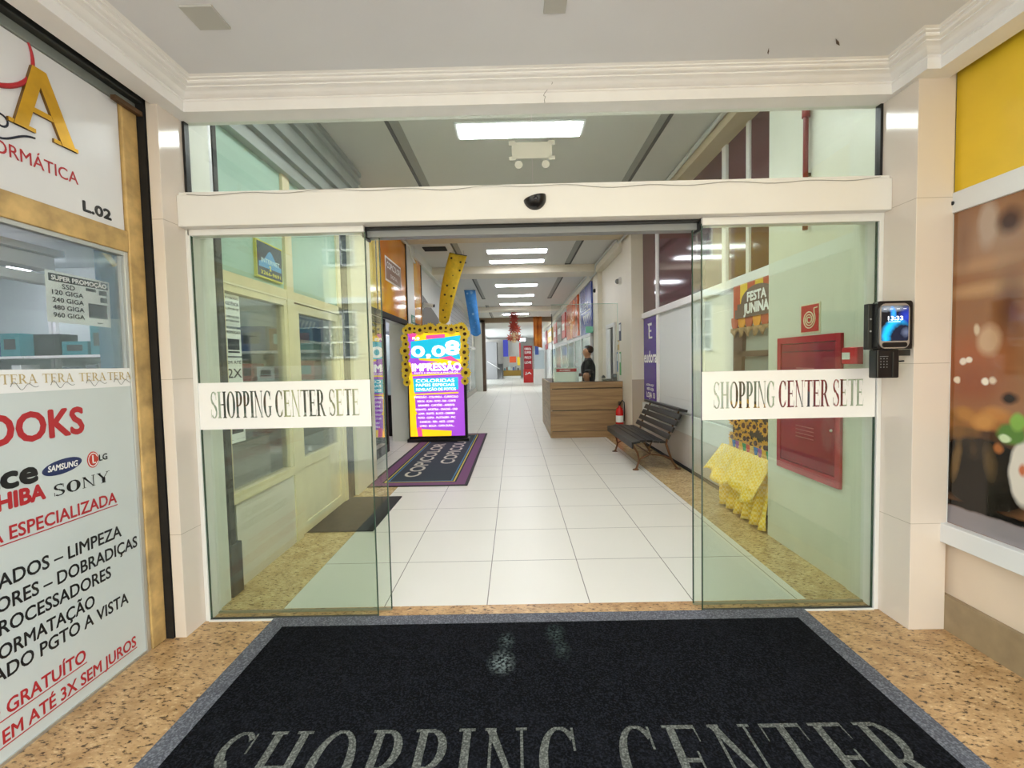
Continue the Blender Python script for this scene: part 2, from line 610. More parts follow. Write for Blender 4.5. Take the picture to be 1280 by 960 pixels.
# shared materials
WHITE = mat('white_paint', '#eceae6', .45, var=.03, scale=3)
CEIL = mat('ceiling_paint', '#dfe0e4', .7, var=.03, scale=1.5)
CEIL_IN = mat('corridor_ceiling_paint', '#d9d8d2', .7)
PLASTER = mat('cornice_plaster', '#f0eeec', .5, var=.03, scale=8)
CREAM = mat('cream_wall', '#e4dcc8', .45, var=.03, scale=2)
TAN = mat('tan_beam', '#cfbf9f', .5)
WALLW = mat('wall_offwhite', '#dfe0d6', .35, var=.02, scale=2)
PIER = joint_mat('porcelain_pier_tile', '#e2d6ca', '#b9ab9a', (.81,), (.55,), .003, .08, .04, 'Z', coat=.3)
TILE = joint_mat('porcelain_floor_tile', '#dbd9cd', '#7d7a70', (.6, .6), (-.19, 2.58), .006, .38, .03, 'XY')
GRAN = granite_mat('brown_granite', '#c7a273', '#4a3826', '#e0c698', .4, 34)
GRAN2 = granite_mat('yellow_granite', '#d3b986', '#6f5a38', '#ecdcb4', .2, 36)
ALU = mat('aluminium', '#c9cac8', .35, .8)
ALUW = mat('white_aluminium', '#e6e6e4', .35)
GREYM = mat('grey_steel', '#8d918c', .4, .6, var=.1, scale=5)
DARK = mat('dark_metal', '#3a3b38', .45, .3, var=.2, scale=12)
BLACK = mat('black_plastic', '#141416', .3)
BLACKM = mat('black_matte', '#0d0d0d', .7)
OCHRE = mat('ochre_enamel', '#c9a76b', .45, var=.38, scale=11)
YCREAM = mat('cream_enamel', '#e4d8b2', .4, var=.08, scale=6)
GLASS = glass_mat('door_glass', '#f8fcf7', .035)
GLASSC = glass_mat('clear_glass', '#fafcfb', .03)
EDGE = mat('glass_edge', '#2f4a3c', .15)
RED = mat('red_enamel', '#b3222f', .3, var=.08, scale=5)
INKK = mat('black_ink', '#17181a', .5)
INKR = mat('red_ink', '#b5252d', .45)
INKW = mat('white_ink', '#f4f3f0', .5)
PAPER = mat('white_paper', '#eceeea', .6)
SKIN = mat('skin', '#c08d6b', .5)

# ------------------------------------------------------------------ setting: floors
struct(MB().box(-1.38, 1.665, 2.59, 8.4, -.1, 0).box(-3.2, 2.3, 8.4, 44, -.1, 0).box(-3.2, -1.38, 5.6, 8.4, -.1, 0).build('floor', TILE))
struct(MB().box(-2.4, 2.6, -.95, 2.59, -.1, 0).build('floor_vestibule', GRAN))
struct(MB().box(-2.05, -1.38, 2.59, 5.6, -.1, 0).build('floor_border_left', GRAN2))
struct(MB().box(1.665, 2.3, 2.59, 8.4, -.1, 0).build('floor_border_right', GRAN2))
# ceilings
struct(MB().box(-2.3, 2.5, .35, 2.42, 2.851, 2.95).build('ceiling_vestibule', CEIL))
struct(MB().box(-2.4, 2.5, 2.54, 44, 3.70, 3.8).build('ceiling', CEIL_IN))
struct(MB().box(-9, 7, .30, 46, 4.1, 4.2).build('light_blocking_slab', CEIL))  # unseen slab added over all the rooms to keep stray sun and sky out
# lintel wall above the door
struct(MB().box(-2.4, 2.6, 2.41, 2.54, 2.74, 4.1).build('wall_front', WHITE))
# piers
struct(MB().box(-1.815, -1.757, 2.32, 2.52, 0, 2.85).build('wall_left_pier', PIER, bevel=.002))
struct(MB().box(1.985, 2.165, 2.275, 2.52, 0, 2.85).build('wall_right_pier', PIER, bevel=.002))
# shop wall right of the camera
BEIGE = mat('beige_wall', '#e2cfb8', .5, var=.03)
SKIRT = mat('brown_skirting', '#9a8667', .5, var=.15, scale=12)
struct(MB().box(2.192, 2.45, .35, 2.53, 0, 2.85).build('wall_right', BEIGE))
struct(MB().box(2.165, 2.192, 2.31, 2.53, 0, 2.85).build('wall_right_return', BEIGE))
struct(MB().box(2.165, 2.19, .35, 2.30, 0, .18).build('baseboard_right', SKIRT))


# cornice -----------------------------------------------------------
def sweep(path, prof):
    """path: plan points; prof: (distance into the room, z)"""
    m = MB()
    n = len(path)
    rings = []
    for i, p in enumerate(path):
        p = Vector((p[0], p[1], 0))
        ns = []
        if i > 0:
            d = (p - Vector((path[i - 1][0], path[i - 1][1], 0))).normalized(); ns.append(Vector((d.y, -d.x, 0)))
        if i < n - 1:
            d = (Vector((path[i + 1][0], path[i + 1][1], 0)) - p).normalized(); ns.append(Vector((d.y, -d.x, 0)))
        nn = sum(ns, Vector())
        nn = nn / nn.length_squared * (2 if len(ns) == 2 else 1) * (1 if len(ns) == 1 else 1)
        rings.append([m.bm.verts.new(p + nn * d + Z_ * z) for d, z in prof])
    for i in range(n - 1):
        for j in range(len(prof) - 1):
            m.bm.faces.new([rings[i][j], rings[i + 1][j], rings[i + 1][j + 1], rings[i][j + 1]])
    return m


prof = [(-.11, 2.737), (0, 2.737), (0, 2.788), (.006, 2.792), (.006, 2.797), (.018, 2.800), (.030, 2.806), (.042, 2.815), (.055, 2.819),
        (.066, 2.821), (.066, 2.827), (.085, 2.829), (.092, 2.834), (.092, 2.840), (.106, 2.842), (.106, 2.847), (.122, 2.851)]
struct(sweep([(-1.68, .35), (-1.68, 2.40), (1.957, 2.40), (1.957, 2.2), (2.02, 2.2), (2.02, .35)], prof).build('cornice', PLASTER))

# patches on the vestibule ceiling
PATCH = mat('grey_patch', '#b9b8b2', .6)
tag(MB().box(-1.30, -1.17, 1.86, 1.985, 2.842, 2.851).build('ceiling_plate', PATCH), 'small grey square plate on the entrance ceiling above the shop sign', 'plate')
tag(MB().box(.15, .24, 1.86, 1.945, 2.842, 2.851).build('ceiling_plate', PATCH), 'small grey square plate on the entrance ceiling above the door middle', 'plate')
CRACK = mat('torn_paint', '#5a4a40', .8)
m = MB()
for (x, y, l) in ((1.52, 2.17, .05), (1.23, 2.22, .022)):
    m.prism([(x - l / 2, y - .02, 2.848), (x + l * .1, y + .002, 2.848), (x + l / 2, y + .025, 2.848), (x, y + .012, 2.848)], (0, 0, .003))
tag(m.build('peeling_paint', CRACK), 'dark flecks of peeled paint on the entrance ceiling', 'paint flake', kind='stuff')

# ------------------------------------------------------------------ door header, transom, glass doors
struct(MB().box(-1.757, 1.985, 2.42, 2.64, 2.162, 2.326).box(-1.757, 1.985, 2.435, 2.60, 2.326, 2.345).build('trim_1', WHITE, bevel=.004))
struct(MB().box(-1.745, -.795, 2.47, 2.53, 2.128, 2.161).box(1.02, 1.985, 2.47, 2.53, 2.120, 2.161)
       .box(-1.757, -1.735, 2.47, 2.575, 0, 2.161).box(1.962, 1.985, 2.47, 2.575, 0, 2.161).build('trim_2', ALUW, bevel=.002))
struct(MB().box(-.795, 1.02, 2.535, 2.60, 2.115, 2.161).box(-.81, -.795, 2.49, 2.60, 2.105, 2.161, 1).box(1.015, 1.03, 2.49, 2.60, 2.1, 2.161, 1)
       .box(-.795, 1.02, 2.50, 2.535, 2.150, 2.161, 1).build('trim_3', [mat('grey_track', '#8f9294', .5), BLACK]))
w1 = MB().box(-1.755, .117, 2.497, 2.507, 2.345, 2.75).box(.121, 1.983, 2.497, 2.507, 2.345, 2.75).build('window_1', GLASS)
struct(w1)
m = MB()
m.box(-1.755, -1.742, 2.485, 2.52, 2.345, 2.738).box(1.97, 1.984, 2.485, 2.52, 2.345, 2.738)
m.build('gasket', BLACK, w1)
STICK = film_mat('backing_paper', '#dcdccf', .55)
m = MB()
m.box(.01, .225, 2.491, 2.496, 2.50, 2.585).box(-.005, .03, 2.491, 2.496, 2.57, 2.592).box(.205, .24, 2.491, 2.496, 2.57, 2.592).box(-.005, .03, 2.491, 2.496, 2.492, 2.512).box(.205, .24, 2.491, 2.496, 2.492, 2.512)
for cx in (.045, .19):
    m.prism([(cx + .021 * math.cos(a * PI / 8), 2.496, 2.468 + .021 * math.sin(a * PI / 8)) for a in range(16)], (0, -.005, 0))
m.build('sticker', STICK, w1)


def glass_door(x0, x1, y, label, name='sliding_glass_door'):
    t = thing(name, label, 'glass door', ((x0 + x1) / 2, y, .004), 'glass panels of the entrance')
    m = MB().box(x0, x1, y - .005, y + .005, .008, 2.13)
    m.build('pane', GLASS, t)
    e = MB()
    e.box(x0 - .001, x0 + .004, y - .0055, y + .0055, .008, 2.13).box(x1 - .004, x1 + .001, y - .0055, y + .0055, .008, 2.13)
    e.build('polished_edge', EDGE, t)
    MB().box(x0, x1, y - .008, y + .008, .0, .010).build('bottom_seal', DARK if y < 2.5 else mat('grey_seal', '#8f8b74', .6), t)
    if y < 2.5:
        MB().box(x0, x1, y - .022, y - .009, .0, .006).build('floor_track', ALUW, t)
    return t


STRIP = mat('white_vinyl', '#f3f3f2', .4)
_T = .235      # the narrow capitals of the door bands carry heavy stems
for (x0, x1, lab, z0, z1) in ((-1.735, -.792, 'left', 1.076, 1.333), (1.018, 1.958, 'right', 1.071, 1.336)):
    side = 'beside the computer shop' if lab == 'left' else 'beside the clocking terminal'
    t = glass_door(x0, x1, 2.485, 'clear sliding glass door with white name band, ' + side)
    W = x1 - x0
    h = .146
    v0 = z0 + .062
    m = MB()
    m.serif('SHOPPING CENTER SETE', (x0 + .062, 2.479, v0), X_, Z_, W - .125, h, off=0, rows=60, gap=.06, space=.30, invert=(-.062, W - .062, z0 - v0, z1 - v0))
    m.build('name_band', STRIP, t)
    if lab == 'left':
        glass_door(-1.756, -.735, 2.555, 'plain fixed glass pane behind the banded door, beside the computer shop', 'fixed_glass_pane')
        m2 = MB().box(-1.745, -1.735, 2.46, 2.475, .30, .315)
    else:
        glass_door(.995, 1.984, 2.555, 'plain fixed glass pane behind the banded door, beside the hose cabinet', 'fixed_glass_pane')

_T = .17
# motion sensor on the header
t = thing('motion_sensor', 'black half-dome motion sensor on the white door header', 'sensor', (.124, 2.42, 2.2))
m = MB()
n = 20
pts_t = []
tilt = Matrix.Rotation(-math.radians(13), 4, 'Y')


def sens(u, v):
    a = PI + PI * u                      # lower half
    b = v * PI / 2
    p = Vector((.060 * math.cos(a) * math.cos(b), -.055 * math.sin(b), .062 * math.sin(a) * math.cos(b)))
    if math.sin(a) > -1e-4: p.z = 0
    return Vector((.124, 2.42, 2.265)) + tilt @ p


m.grid(sens, 24, 8)
m.grid(lambda u, v: Vector((.124, 2.42, 2.265)) + tilt @ Vector((.060 * math.cos(PI * u), -.055 * v * math.sin(PI * u), .012 * math.sin(PI * u) * (1 - v))), 20, 4)
m.build('cover', BLACK, t)
m = MB().lathe([(0.001, -.057), (.006, -.0565), (.012, -.052)], (.126, 2.42, 2.248), 'Y', 14)
m.build('lens', mat('sensor_lens', '#2a2a30', .1), t)

# thin cable over cornice and header
WIRE = mat('grey_wire', '#8a8680', .6)
pts = []
for i in range(61):
    x = -1.70 + 3.62 * i / 60
    z = 2.338 - .006 * math.sin(i * .9) - .004 * math.sin(i * .37) - (.012 * max(0, math.sin((i - 30) / 30 * PI)) if i > 30 else 0)
    pts.append((x, 2.416, z - .012))
tag(MB().tube(pts, .0014, 5).build('sensor_cable', WIRE), 'thin grey cable trailing along the top of the door header', 'cable')
cab = [(.185, 2.356, 2.824), (.215, 2.352, 2.822), (.222, 2.36, 2.812), (.20, 2.392, 2.80), (.185, 2.397, 2.785), (.178, 2.397, 2.772), (.188, 2.397, 2.766), (.182, 2.397, 2.752), (.184, 2.397, 2.735)]
tag(MB().tube(cab, .0013, 5).build('cable_end', WIRE), 'thin crooked cable end dangling over the white cornice', 'cable')

# ------------------------------------------------------------------ clocking terminal on the right pier
t = thing('clocking_terminal', 'black wall clocking terminal with lit blue touch screen showing the time', 'terminal', (1.86, 2.30, 1.29))
MB().box(1.764, 1.985, 2.285, 2.315, 1.434, 1.662).build('bracket', DARK, t, bevel=.003)
for z in (1.585, 1.525):
    MB().lathe([(.0005, -.004), (.004, -.004), (.005, 0)], (1.777, 2.285, z), 'Y', 10).build('screw', ALU, t)
x0, x1 = 1.790, 1.936


def rounded(x0, x1, z0, z1, r, bow=0.0, n=6):
    out = []
    for (cx, cz, a0) in ((x1 - r, z1 - r, 0), (x0 + r, z1 - r, 90), (x0 + r, z0 + r, 180), (x1 - r, z0 + r, 270)):
        for k in range(n + 1):
            a = math.radians(a0 + 90 * k / n)
            px, pz = cx + r * math.cos(a), cz + r * math.sin(a)
            s = 1 - ((px - (x0 + x1) / 2) / ((x1 - x0) / 2)) ** 2
            out.append((px, pz + bow * s * (1 if pz > (z0 + z1) / 2 else -1)))
    return out


def plate(y, d, *a):
    return MB().prism([(p[0], y, p[1]) for p in rounded(*a)], (0, -d, 0))


plate(2.285, .035, x0 - .006, x1 + .018, 1.436, 1.668, .012, .005).build('housing', BLACK, t)
plate(2.250, .006, x0, x1, 1.440, 1.654, .028, .005).build('bezel', ALU, t)
SCR = picture('terminal_screen', '#10151c', [
    (1.845, 1.632, .10, .02, 0, '#7f8a98', .8), (1.82, 1.50, .06, .045, 60, '#3d4356', .9), (1.92, 1.59, .05, .06, 0, '#2038b0', .9),
    (1.873, 1.497, .080, .094, 0, '#12b0ff', .25), (1.899, 1.483, .077, .094, 0, '#101a30', .3), (1.854, 1.608, .018, .042, 10, '#2f9aff', .8),
    (1.915, 1.515, .028, .028, 0, '#55607c', .8)], 'XZ', .15, .02, 40, emit=.55)
plate(2.244, .001, x0 + .007, x1 - .007, 1.474, 1.646, .008).build('screen', SCR, t)
GLOWW = mat('screen_white', '#f4f8ff', .4, emit=.7)
MB().text('13:33', (1.828, 2.2425, 1.575), X_, Z_, .020, .072, bold=.03).build('clock_digits', GLOWW, t, weld=False)
for i in range(4):
    m = MB()
    m.box(1.806 + i * .032, 1.820 + i * .032, 2.241, 2.2425, 1.629, 1.6305)
    m.build('status_mark', GLOWW, t)
MB().box(1.828, 1.888, 2.241, 2.2425, 1.566, 1.568).build('date_line', GLOWW, t)
plate(2.244, .002, x0 + .012, x1 - .012, 1.444, 1.466, .010, .003).build('fingerprint_bar', BLACK, t)
t = thing('keypad_reader', 'small black keypad reader fixed under the clocking terminal', 'keypad', (1.85, 2.30, 1.292))
MB().box(1.784, 1.894, 2.250, 2.305, 1.292, 1.433).build('body', BLACK, t, bevel=.006)
KEY = mat('key_print', '#8f9296', .5)
m = MB()
for i in range(3):
    for j in range(4):
        m.box(1.800 + i * .015, 1.804 + i * .015, 2.2485, 2.250, 1.386 - j * .014, 1.390 - j * .014)
m.box(1.797, 1.838, 2.2485, 2.250, 1.398, 1.4)
m.build('keys', KEY, t)
MB().box(1.858, 1.864, 2.247, 2.250, 1.296, 1.42).build('card_slot', DARK, t)
MB().tube([(1.894, 2.28, 1.372), (1.940, 2.28, 1.374)], .0042, 8).build('latch_rod', BLACK, t)
MB().box(1.87, 1.985, 2.295, 2.305, 1.40, 1.43).build('arm', DARK, t)

# ------------------------------------------------------------------ entrance door mat
dust = [(-.07, 2.22, .05, .09, '#4a5654'), (-.09, 2.06, .075, .10, '#76827f'), (.18, 2.28, .06, .10, '#3d4a46'), (.20, 2.15, .05, .10, '#3a4542')]
CARP = carpet_mat("black_carpet", "#060709", "#25272d", .62, dust=dust)
CARPG = carpet_mat('grey_carpet', '#55575d', '#85878d', .6)
LETT = carpet_mat('letter_pile', '#4a4c47', '#82857d', .6)
t = thing('door_mat', 'big black carpet mat with grey border lettered for the shopping centre', 'mat', (.09, 1.7, 0))
MB().box(-1.285, 1.49, .35, 2.385, 0, .012).build('pile', CARP, t)
m = MB().box(-1.375, -1.285, .26, 2.475, 0, .011).box(1.49, 1.575, .26, 2.475, 0, .011).box(-1.285, 1.49, 2.385, 2.475, 0, .011).box(-1.285, 1.49, .26, .35, 0, .011)
m.build('border', CARPG, t)
_w = serif_polys('SHOPPING CENTER', .19, .52)[1]
_a, _b = serif_polys('SHOPPING', .19, .52)[1], serif_polys('CENTER', .19, .52)[1]
MB().serif('SHOPPING', (-1.115, 1.360, .0122), X_, Y_, 2.53 * _a / _w, .316, off=.001, rows=70, gap=.19).build('lettering', LETT, t)
MB().serif('CENTER', (-1.115 + 2.53 * (_w - _b) / _w, 1.360, .0122), X_, Y_, 2.53 * _b / _w, .316, off=.001, rows=70, gap=.19).build('lettering', LETT, t)

# ------------------------------------------------------------------ computer shop front on the left
XL = -1.87
t = thing('shop_sign', 'white shop sign board with a gold letter and red lettering above the shop window', 'sign', (XL, 1.0, 2.08))
SIGNW = mat('sign_white', '#e3e3e4', .25, var=.02)
MB().box(XL - .04, XL, 0.45, 2.218, 2.083, 2.69).build('board', SIGNW, t)
GOLD = mat('gold_letter', '#d8a520', .3, .35, var=.25, scale=7)
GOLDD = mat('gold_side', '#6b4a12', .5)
m = MB()
# T E R A: serif capitals in relief, the A last
for ch, y0, wd in (('E', 1.13, .22), ('R', 1.40, .26), ('A', 1.722, .272)):
    polys, wl = serif_letter(ch)
    if ch == 'A':
        polys = [[(.36, 1), (.54, 1), (.24, 0), (.06, 0)], [(.36, 1), (.56, 1), (.96, 0), (.74, 0)], [(.2, .38), (.74, .38), (.77, .30), (.17, .30)], _rect(0, .36, 0, .06), _rect(.62, 1.0, 0, .06)]
    k = wd / wl
    hh = .262
    for qi, q in enumerate(polys):
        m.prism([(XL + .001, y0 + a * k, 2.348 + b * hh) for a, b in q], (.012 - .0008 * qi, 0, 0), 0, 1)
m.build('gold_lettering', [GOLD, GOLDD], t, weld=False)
m = MB()
pts = []
for i in range(29):
    a = math.radians(28 - 175 * i / 28)
    pts.append((XL + .004, 1.60 + .232 * math.cos(a), 2.632 + .188 * math.sin(a)))
m.tube(pts, [.0025 + .0065 * math.sin(PI * i / 28) for i in range(29)], 8)
m.build('red_swoosh', INKR, t)
m = MB()
m.textr('INFORM\u00c1TICA', (XL, 1.993, 2.216), Y_, Z_, .050, 'RM\u00c1TICA', .268, bold=.008)
m.build('red_lettering', INKR, t)
m = MB().text('L.02', (XL, 2.010, 2.113), Y_, Z_, .044, .136, bold=.06)
m.build('unit_number', mat('black_vinyl', '#1c1d20', .45), t, weld=False)
m = MB()
pts = []
for i in range(20):
    a = i / 19
    pts.append((XL + .003, 1.55 + .27 * a, 2.315 - .035 * math.sin(PI * a * 1.1) + .01 * math.sin(9 * a)))
m.tube(pts, .004, 6)
m.lathe([(.018, -.002), (.022, .001), (.026, -.002)], (XL + .003, 1.705, 2.34), 'X', 16)
m.build('script_lettering', mat('navy_ink', '#1c2233', .45), t)

t = thing('shop_window_frame', 'scuffed ochre metal frame round the computer shop window', 'window frame', (XL, 1.0, 0))
MB().box(XL - .05, XL + .012, 0.45, 2.224, 1.982, 2.083).build('rail', OCHRE, t, bevel=.004)
MB().box(XL - .05, XL + .015, 2.224, 2.312, .0, 2.70).build('post', OCHRE, t, bevel=.005)
m = MB().box(XL - .03, XL + .006, 2.200, 2.2235, .0, 1.982).box(XL - .03, XL + .004, 0.45, 2.20, 1.962, 1.982)
m.build('bead', ALU, t, bevel=.002)
MB().box(XL - .03, XL + .004, 0.45, 2.2, 0, .012).build('sill', ALU, t)
t.name = 'shop_window_frame'
struct(MB().box(-7.0, -1.875, .36, .44, 2.6, 4.1).box(-2.4, -1.92, .45, 2.5, 2.86, 4.1).build('wall_left_upper', WHITE))
struct(MB().box(2.2, 2.45, .35, 2.5, 2.86, 4.1).build('wall_right_upper', WHITE))
struct(MB().box(-2.4, 2.45, .33, .38, 2.96, 4.1).build('wall_street', WHITE))
# roller shutter channel and box
t = thing('roller_shutter_box', 'dark grimy roller shutter box above the shop sign with its side channel', 'shutter', (XL, 1.0, 2.69))
m = MB()
m.box(XL - .10, XL + .010, 0.45, 2.318, 2.692, 2.735, 0).box(XL - .10, XL + .045, 0.45, 2.318, 2.735, 2.765, 1).box(XL - .1, XL + .03, 0.45, 2.318, 2.765, 2.79, 0)
m.box(XL - .1, XL + .06, 0.45, 2.318, 2.79, 2.85, 1)
m.build('housing', [mat('shutter_grey', '#8b918b', .5, .3, var=.15, scale=8), DARK], t, bevel=.004)
MB().box(XL - .08, XL + .05, 2.313, 2.40, 0.0, 2.85).build('side_channel', mat('grimy_black', '#171413', .7, var=.5, scale=20), t)
MB().box(XL + .02, XL + .045, 2.16, 2.318, 2.672, 2.692).build('end_bracket', mat('rust_brown', '#5a4025', .7, var=.4, scale=25), t)

# glass with film and lettering
t = thing('shop_window', 'computer shop window pane with frosted film and repair service lettering', 'window pane', (XL, 1.0, 0.012))
MB().box(XL - .012, XL - .006, 0.45, 2.2, .012, 1.962).build('glass', GLASSC, t)
FILM = mat('frosted_film', '#cdd5d3', .35, var=.03, scale=2)
MB().box(XL - .005, XL - .003, 0.45, 2.2, .012, 1.335).build('frosted_film', FILM, t)
MB().box(XL - .005, XL - .002, 0.45, 2.2, 1.335, 1.422).build('logo_band', STRIP, t)
TX = XL - .003
m = MB()
GOLDI = mat('gold_ink', '#c3ae7c', .5)
GREYI = mat('grey_ink', '#8f8f8c', .5)
for y in (1.34, 1.49, 1.642, 1.789, 1.941, 2.078):
    wv = .128
    m.serif('TERA', (TX + .002, y, 1.368), Y_, Z_, wv, .036, rows=16)
    pts = [(TX + .004, y + .03 + .10 * (i / 15), 1.358 + .02 * math.sin(i * .8) * (1 - i / 18)) for i in range(16)]
    m.tube(pts, .0011, 4, 1)
m.build('band_lettering', [GOLDI, GREYI], t, weld=False)
m = MB()
m.textr('NOTEBOOKS', (TX, 1.948, 1.148), Y_, Z_, .112, 'OKS', .262, bold=.035)
m.textr('TOSHIBA', (TX, 1.770, .912), Y_, Z_, .060, 'HIBA', .165, bold=.05)
m.textr('ASSIST\u00caNCIA ESPECIALIZADA', (TX, 2.086, .797), Y_, Z_, .052, 'ESPECIALIZADA', .449, bold=.02)
m.box(TX + .0003, TX + .0015, 1.0, 2.09, .783, .787)
m.textr('OR\u00c7AMENTO GRATU\u00cdTO', (TX, 1.890, .168), Y_, Z_, .054, 'GRATU\u00cdTO', .303, bold=.02)
m.box(TX + .0003, TX + .0015, 1.0, 1.895, .155, .159)
m.textr('PARCELAMOS EM AT\u00c9 3X SEM JUROS', (TX, 2.143, .072), Y_, Z_, .052, 'EM AT\u00c9 3X SEM JUROS', .575, bold=.02)
m.box(TX + .0003, TX + .0015, 1.0, 2.148, .059, .063)
m.build('red_lettering', INKR, t, weld=False)
m = MB()
m.textr('cce', (TX, 1.745, .988), Y_, Z_, .085, 'cce', .186, bold=.05)
_T, _t = .24, .085
m.serif('SONY', (TX, 1.803, .905), Y_, Z_, .256, .048, rows=24, gap=.10)
_T, _t = .17, .05
m.textr('TECLADOS \u2013 LIMPEZA', (TX, 2.100, .632), Y_, Z_, .054, 'LIMPEZA', .254, bold=.02)
m.textr('CONECTORES \u2013 DOBRADI\u00c7AS', (TX, 2.184, .548), Y_, Z_, .054, 'DOBRADI\u00c7AS', .388, bold=.02)
m.textr('PROCESSADORES', (TX, 2.033, .465), Y_, Z_, .054, 'ROCESSADORES', .452, bold=.02)
m.textr('FORMATA\u00c7\u00c3O', (TX, 1.946, .377), Y_, Z_, .054, 'ORMATA\u00c7\u00c3O', .372, bold=.02)
m.textr('PARCELADO PGTO A VISTA', (TX, 2.115, .302), Y_, Z_, .054, 'PGTO A VISTA', .402, bold=.02)
m.text('LG', (TX, 2.012, 1.008), Y_, Z_, .028, .040, bold=.03)
m.build('black_lettering', INKK, t, weld=False)
m = MB()
m.prism([(TX, 1.848 + .083 * math.cos(a * PI / 16) , 1.021 + .030 * math.sin(a * PI / 16) + .09 * .083 * math.cos(a * PI / 16)) for a in range(32)], (.001, 0, 0))
m.build('logo_oval', mat('logo_navy', '#22305e', .4), t)
m = MB().text('SAMSUNG', (TX + .0005, 1.787, 1.010), Y_, Vector((0, .12, 1)), .024, .122, bold=.03)
m.build('logo_lettering', INKW, t, weld=False)
m = MB().prism([(TX, 1.982 + .027 * math.cos(a * PI / 12), 1.020 + .036 * math.sin(a * PI / 12)) for a in range(24)], (.001, 0, 0))
m.build('logo_disc', mat('logo_red', '#c23a28', .4), t)
m = MB()
m.box(TX + .001, TX + .0022, 1.979, 1.984, 1.005, 1.040).box(TX + .001, TX + .0022, 1.979, 1.994, 1.003, 1.008)
for i in range(16):
    a0 = math.radians(20 + 320 * i / 16); a1 = math.radians(20 + 320 * (i + 1) / 16)
    m.face([(TX + .002, 1.982 + r_ * .75 * math.cos(a), 1.020 + r_ * math.sin(a)) for r_, a in ((.031, a0), (.031, a1), (.027, a1), (.027, a0))])
m.build('logo_mark', INKW, t, weld=False)

# promo poster stuck inside the pane
t = thing('promo_poster', 'white paper price poster for drives taped inside the shop window', 'poster', (XL - .015, 1.98, 1.615))
def sl(y): return -.02 * (y - 1.84)
m = MB().prism([(XL - .014, 1.838, 1.615), (XL - .014, 2.128, 1.612), (XL - .014, 2.13, 1.822), (XL - .014, 1.84, 1.826)], (-.0015, 0, 0))
m.build('sheet', PAPER, t)
m = MB().box(XL - .014, XL - .0132, 1.852, 2.122, 1.783, 1.815)
m.text('SSD', (XL - .0132, 1.905, 1.757), Y_, Z_, .020, .055, bold=.02)
for i, s in enumerate(('120 GIGA', '240 GIGA', '480 GIGA', '960 GIGA')):
    m.text(s, (XL - .0132, 1.862, 1.730 - i * .031), Y_, Z_, .019, .135, bold=.02)
m.box(XL - .014, XL - .0132, 2.02, 2.112, 1.648, 1.712).box(XL - .014, XL - .0132, 2.012, 2.06, 1.765, 1.778).box(XL - .014, XL - .0132, 2.075, 2.115, 1.755, 1.776).box(XL - .014, XL - .0132, 2.08, 2.115, 1.722, 1.745).box(XL - .014, XL - .0132, 2.06, 2.085, 1.625, 1.629)
m.build('printed_block', mat('print_dark', '#2c2d2d', .6), t, weld=False)
MB().text('SUPER PROMO\u00c7\u00c3O', (XL - .0132, 1.862, 1.789), Y_, Z_, .019, .25, off=.0016, bold=.03).build('headline', INKW, t, weld=False)
tag(MB().prism([(XL - .016, 2.11, 1.955), (XL - .016, 2.15, 1.955), (XL - .016, 2.185, 1.915), (XL - .016, 2.165, 1.90)], (-.004, 0, 0)).build('tape_strip', mat('yellow_tape', '#d3c68f', .6)), 'strip of yellowed tape in the top corner of the shop window', 'tape')

# --- inside the computer shop -------------------------------------------------
SHOPW = mat('shop_wall', '#c9d2d0', .6)
for a_, nm_ in (((-6.9, -6.8, .40, 5.2), 'wall_left_shop_side'), ((-6.8, -1.92, .36, .44), 'wall_left_shop_street'), ((-6.8, -1.95, 5.0, 5.1), 'wall_left_shop_back')):
    struct(MB().box(*a_, 0, 2.8).build(nm_, SHOPW))
struct(MB().box(-6.9, -1.95, .45, 5.2, 2.55, 2.65).build('ceiling_shop', mat('shop_ceiling', '#b9c0c0', .7)))
struct(MB().box(-6.9, -1.95, .45, 5.2, -.1, 0).build('floor_shop', mat('shop_floor', '#b9b3a6', .3)))
SHOPL = mat('shop_tube_light', '#f3f0ff', .4, emit=34)
for (x, y, dx, dy, lab) in ((-4.75, 4.45, .13, .05, 'short bright lamp on the shop ceiling behind the price poster'), (-4.6, 3.4, .5, .04, 'long tube lamp on the shop ceiling nearer the street'), (-3.0, 3.4, .04, .55, 'tube lamp on the shop ceiling by the inner window')):
    t = thing('tube_lamp', lab, 'lamp', (x, y, 2.42), 'tube lamps in the computer shop')
    MB().box(x - dx, x + dx, y - dy, y + dy, 2.44, 2.55).build('fixture', ALUW, t)
    MB().box(x - dx * .95, x + dx * .95, y - dy * .95, y + dy * .95, 2.415, 2.44).build('tube', SHOPL, t)
# blue column by the window and valance
BLUE = mat('blue_column_paint', '#5f8fb8', .5)
tag(MB().box(-2.06, -1.96, 2.255, 2.42, 0, 2.7).build('shop_column', BLUE), 'pale blue column just inside the shop window', 'column')
tag(MB().box(-2.30, -2.24, 0.45, 2.30, 1.835, 1.88).box(-2.32, -2.22, 0.45, 2.22, 1.90, 1.965).build('shop_pelmet', WHITE, bevel=.004), 'white pelmet rail hanging inside the shop window', 'rail')

BOXC = [('#2f7f86', 'teal'), ('#dfe3e0', 'white'), ('#1e2022', 'black'), ('#8a5a34', 'brown'), ('#2b4f86', 'blue'), ('#b8402e', 'red'), ('#bcd8cf', 'pale green'), ('#7d8588', 'grey')]
BOXM = [mat('box_' + n.replace(' ', '_'), c, .5, var=.08) for c, n in BOXC]
BOXI = mat('box_print', '#33373a', .5)


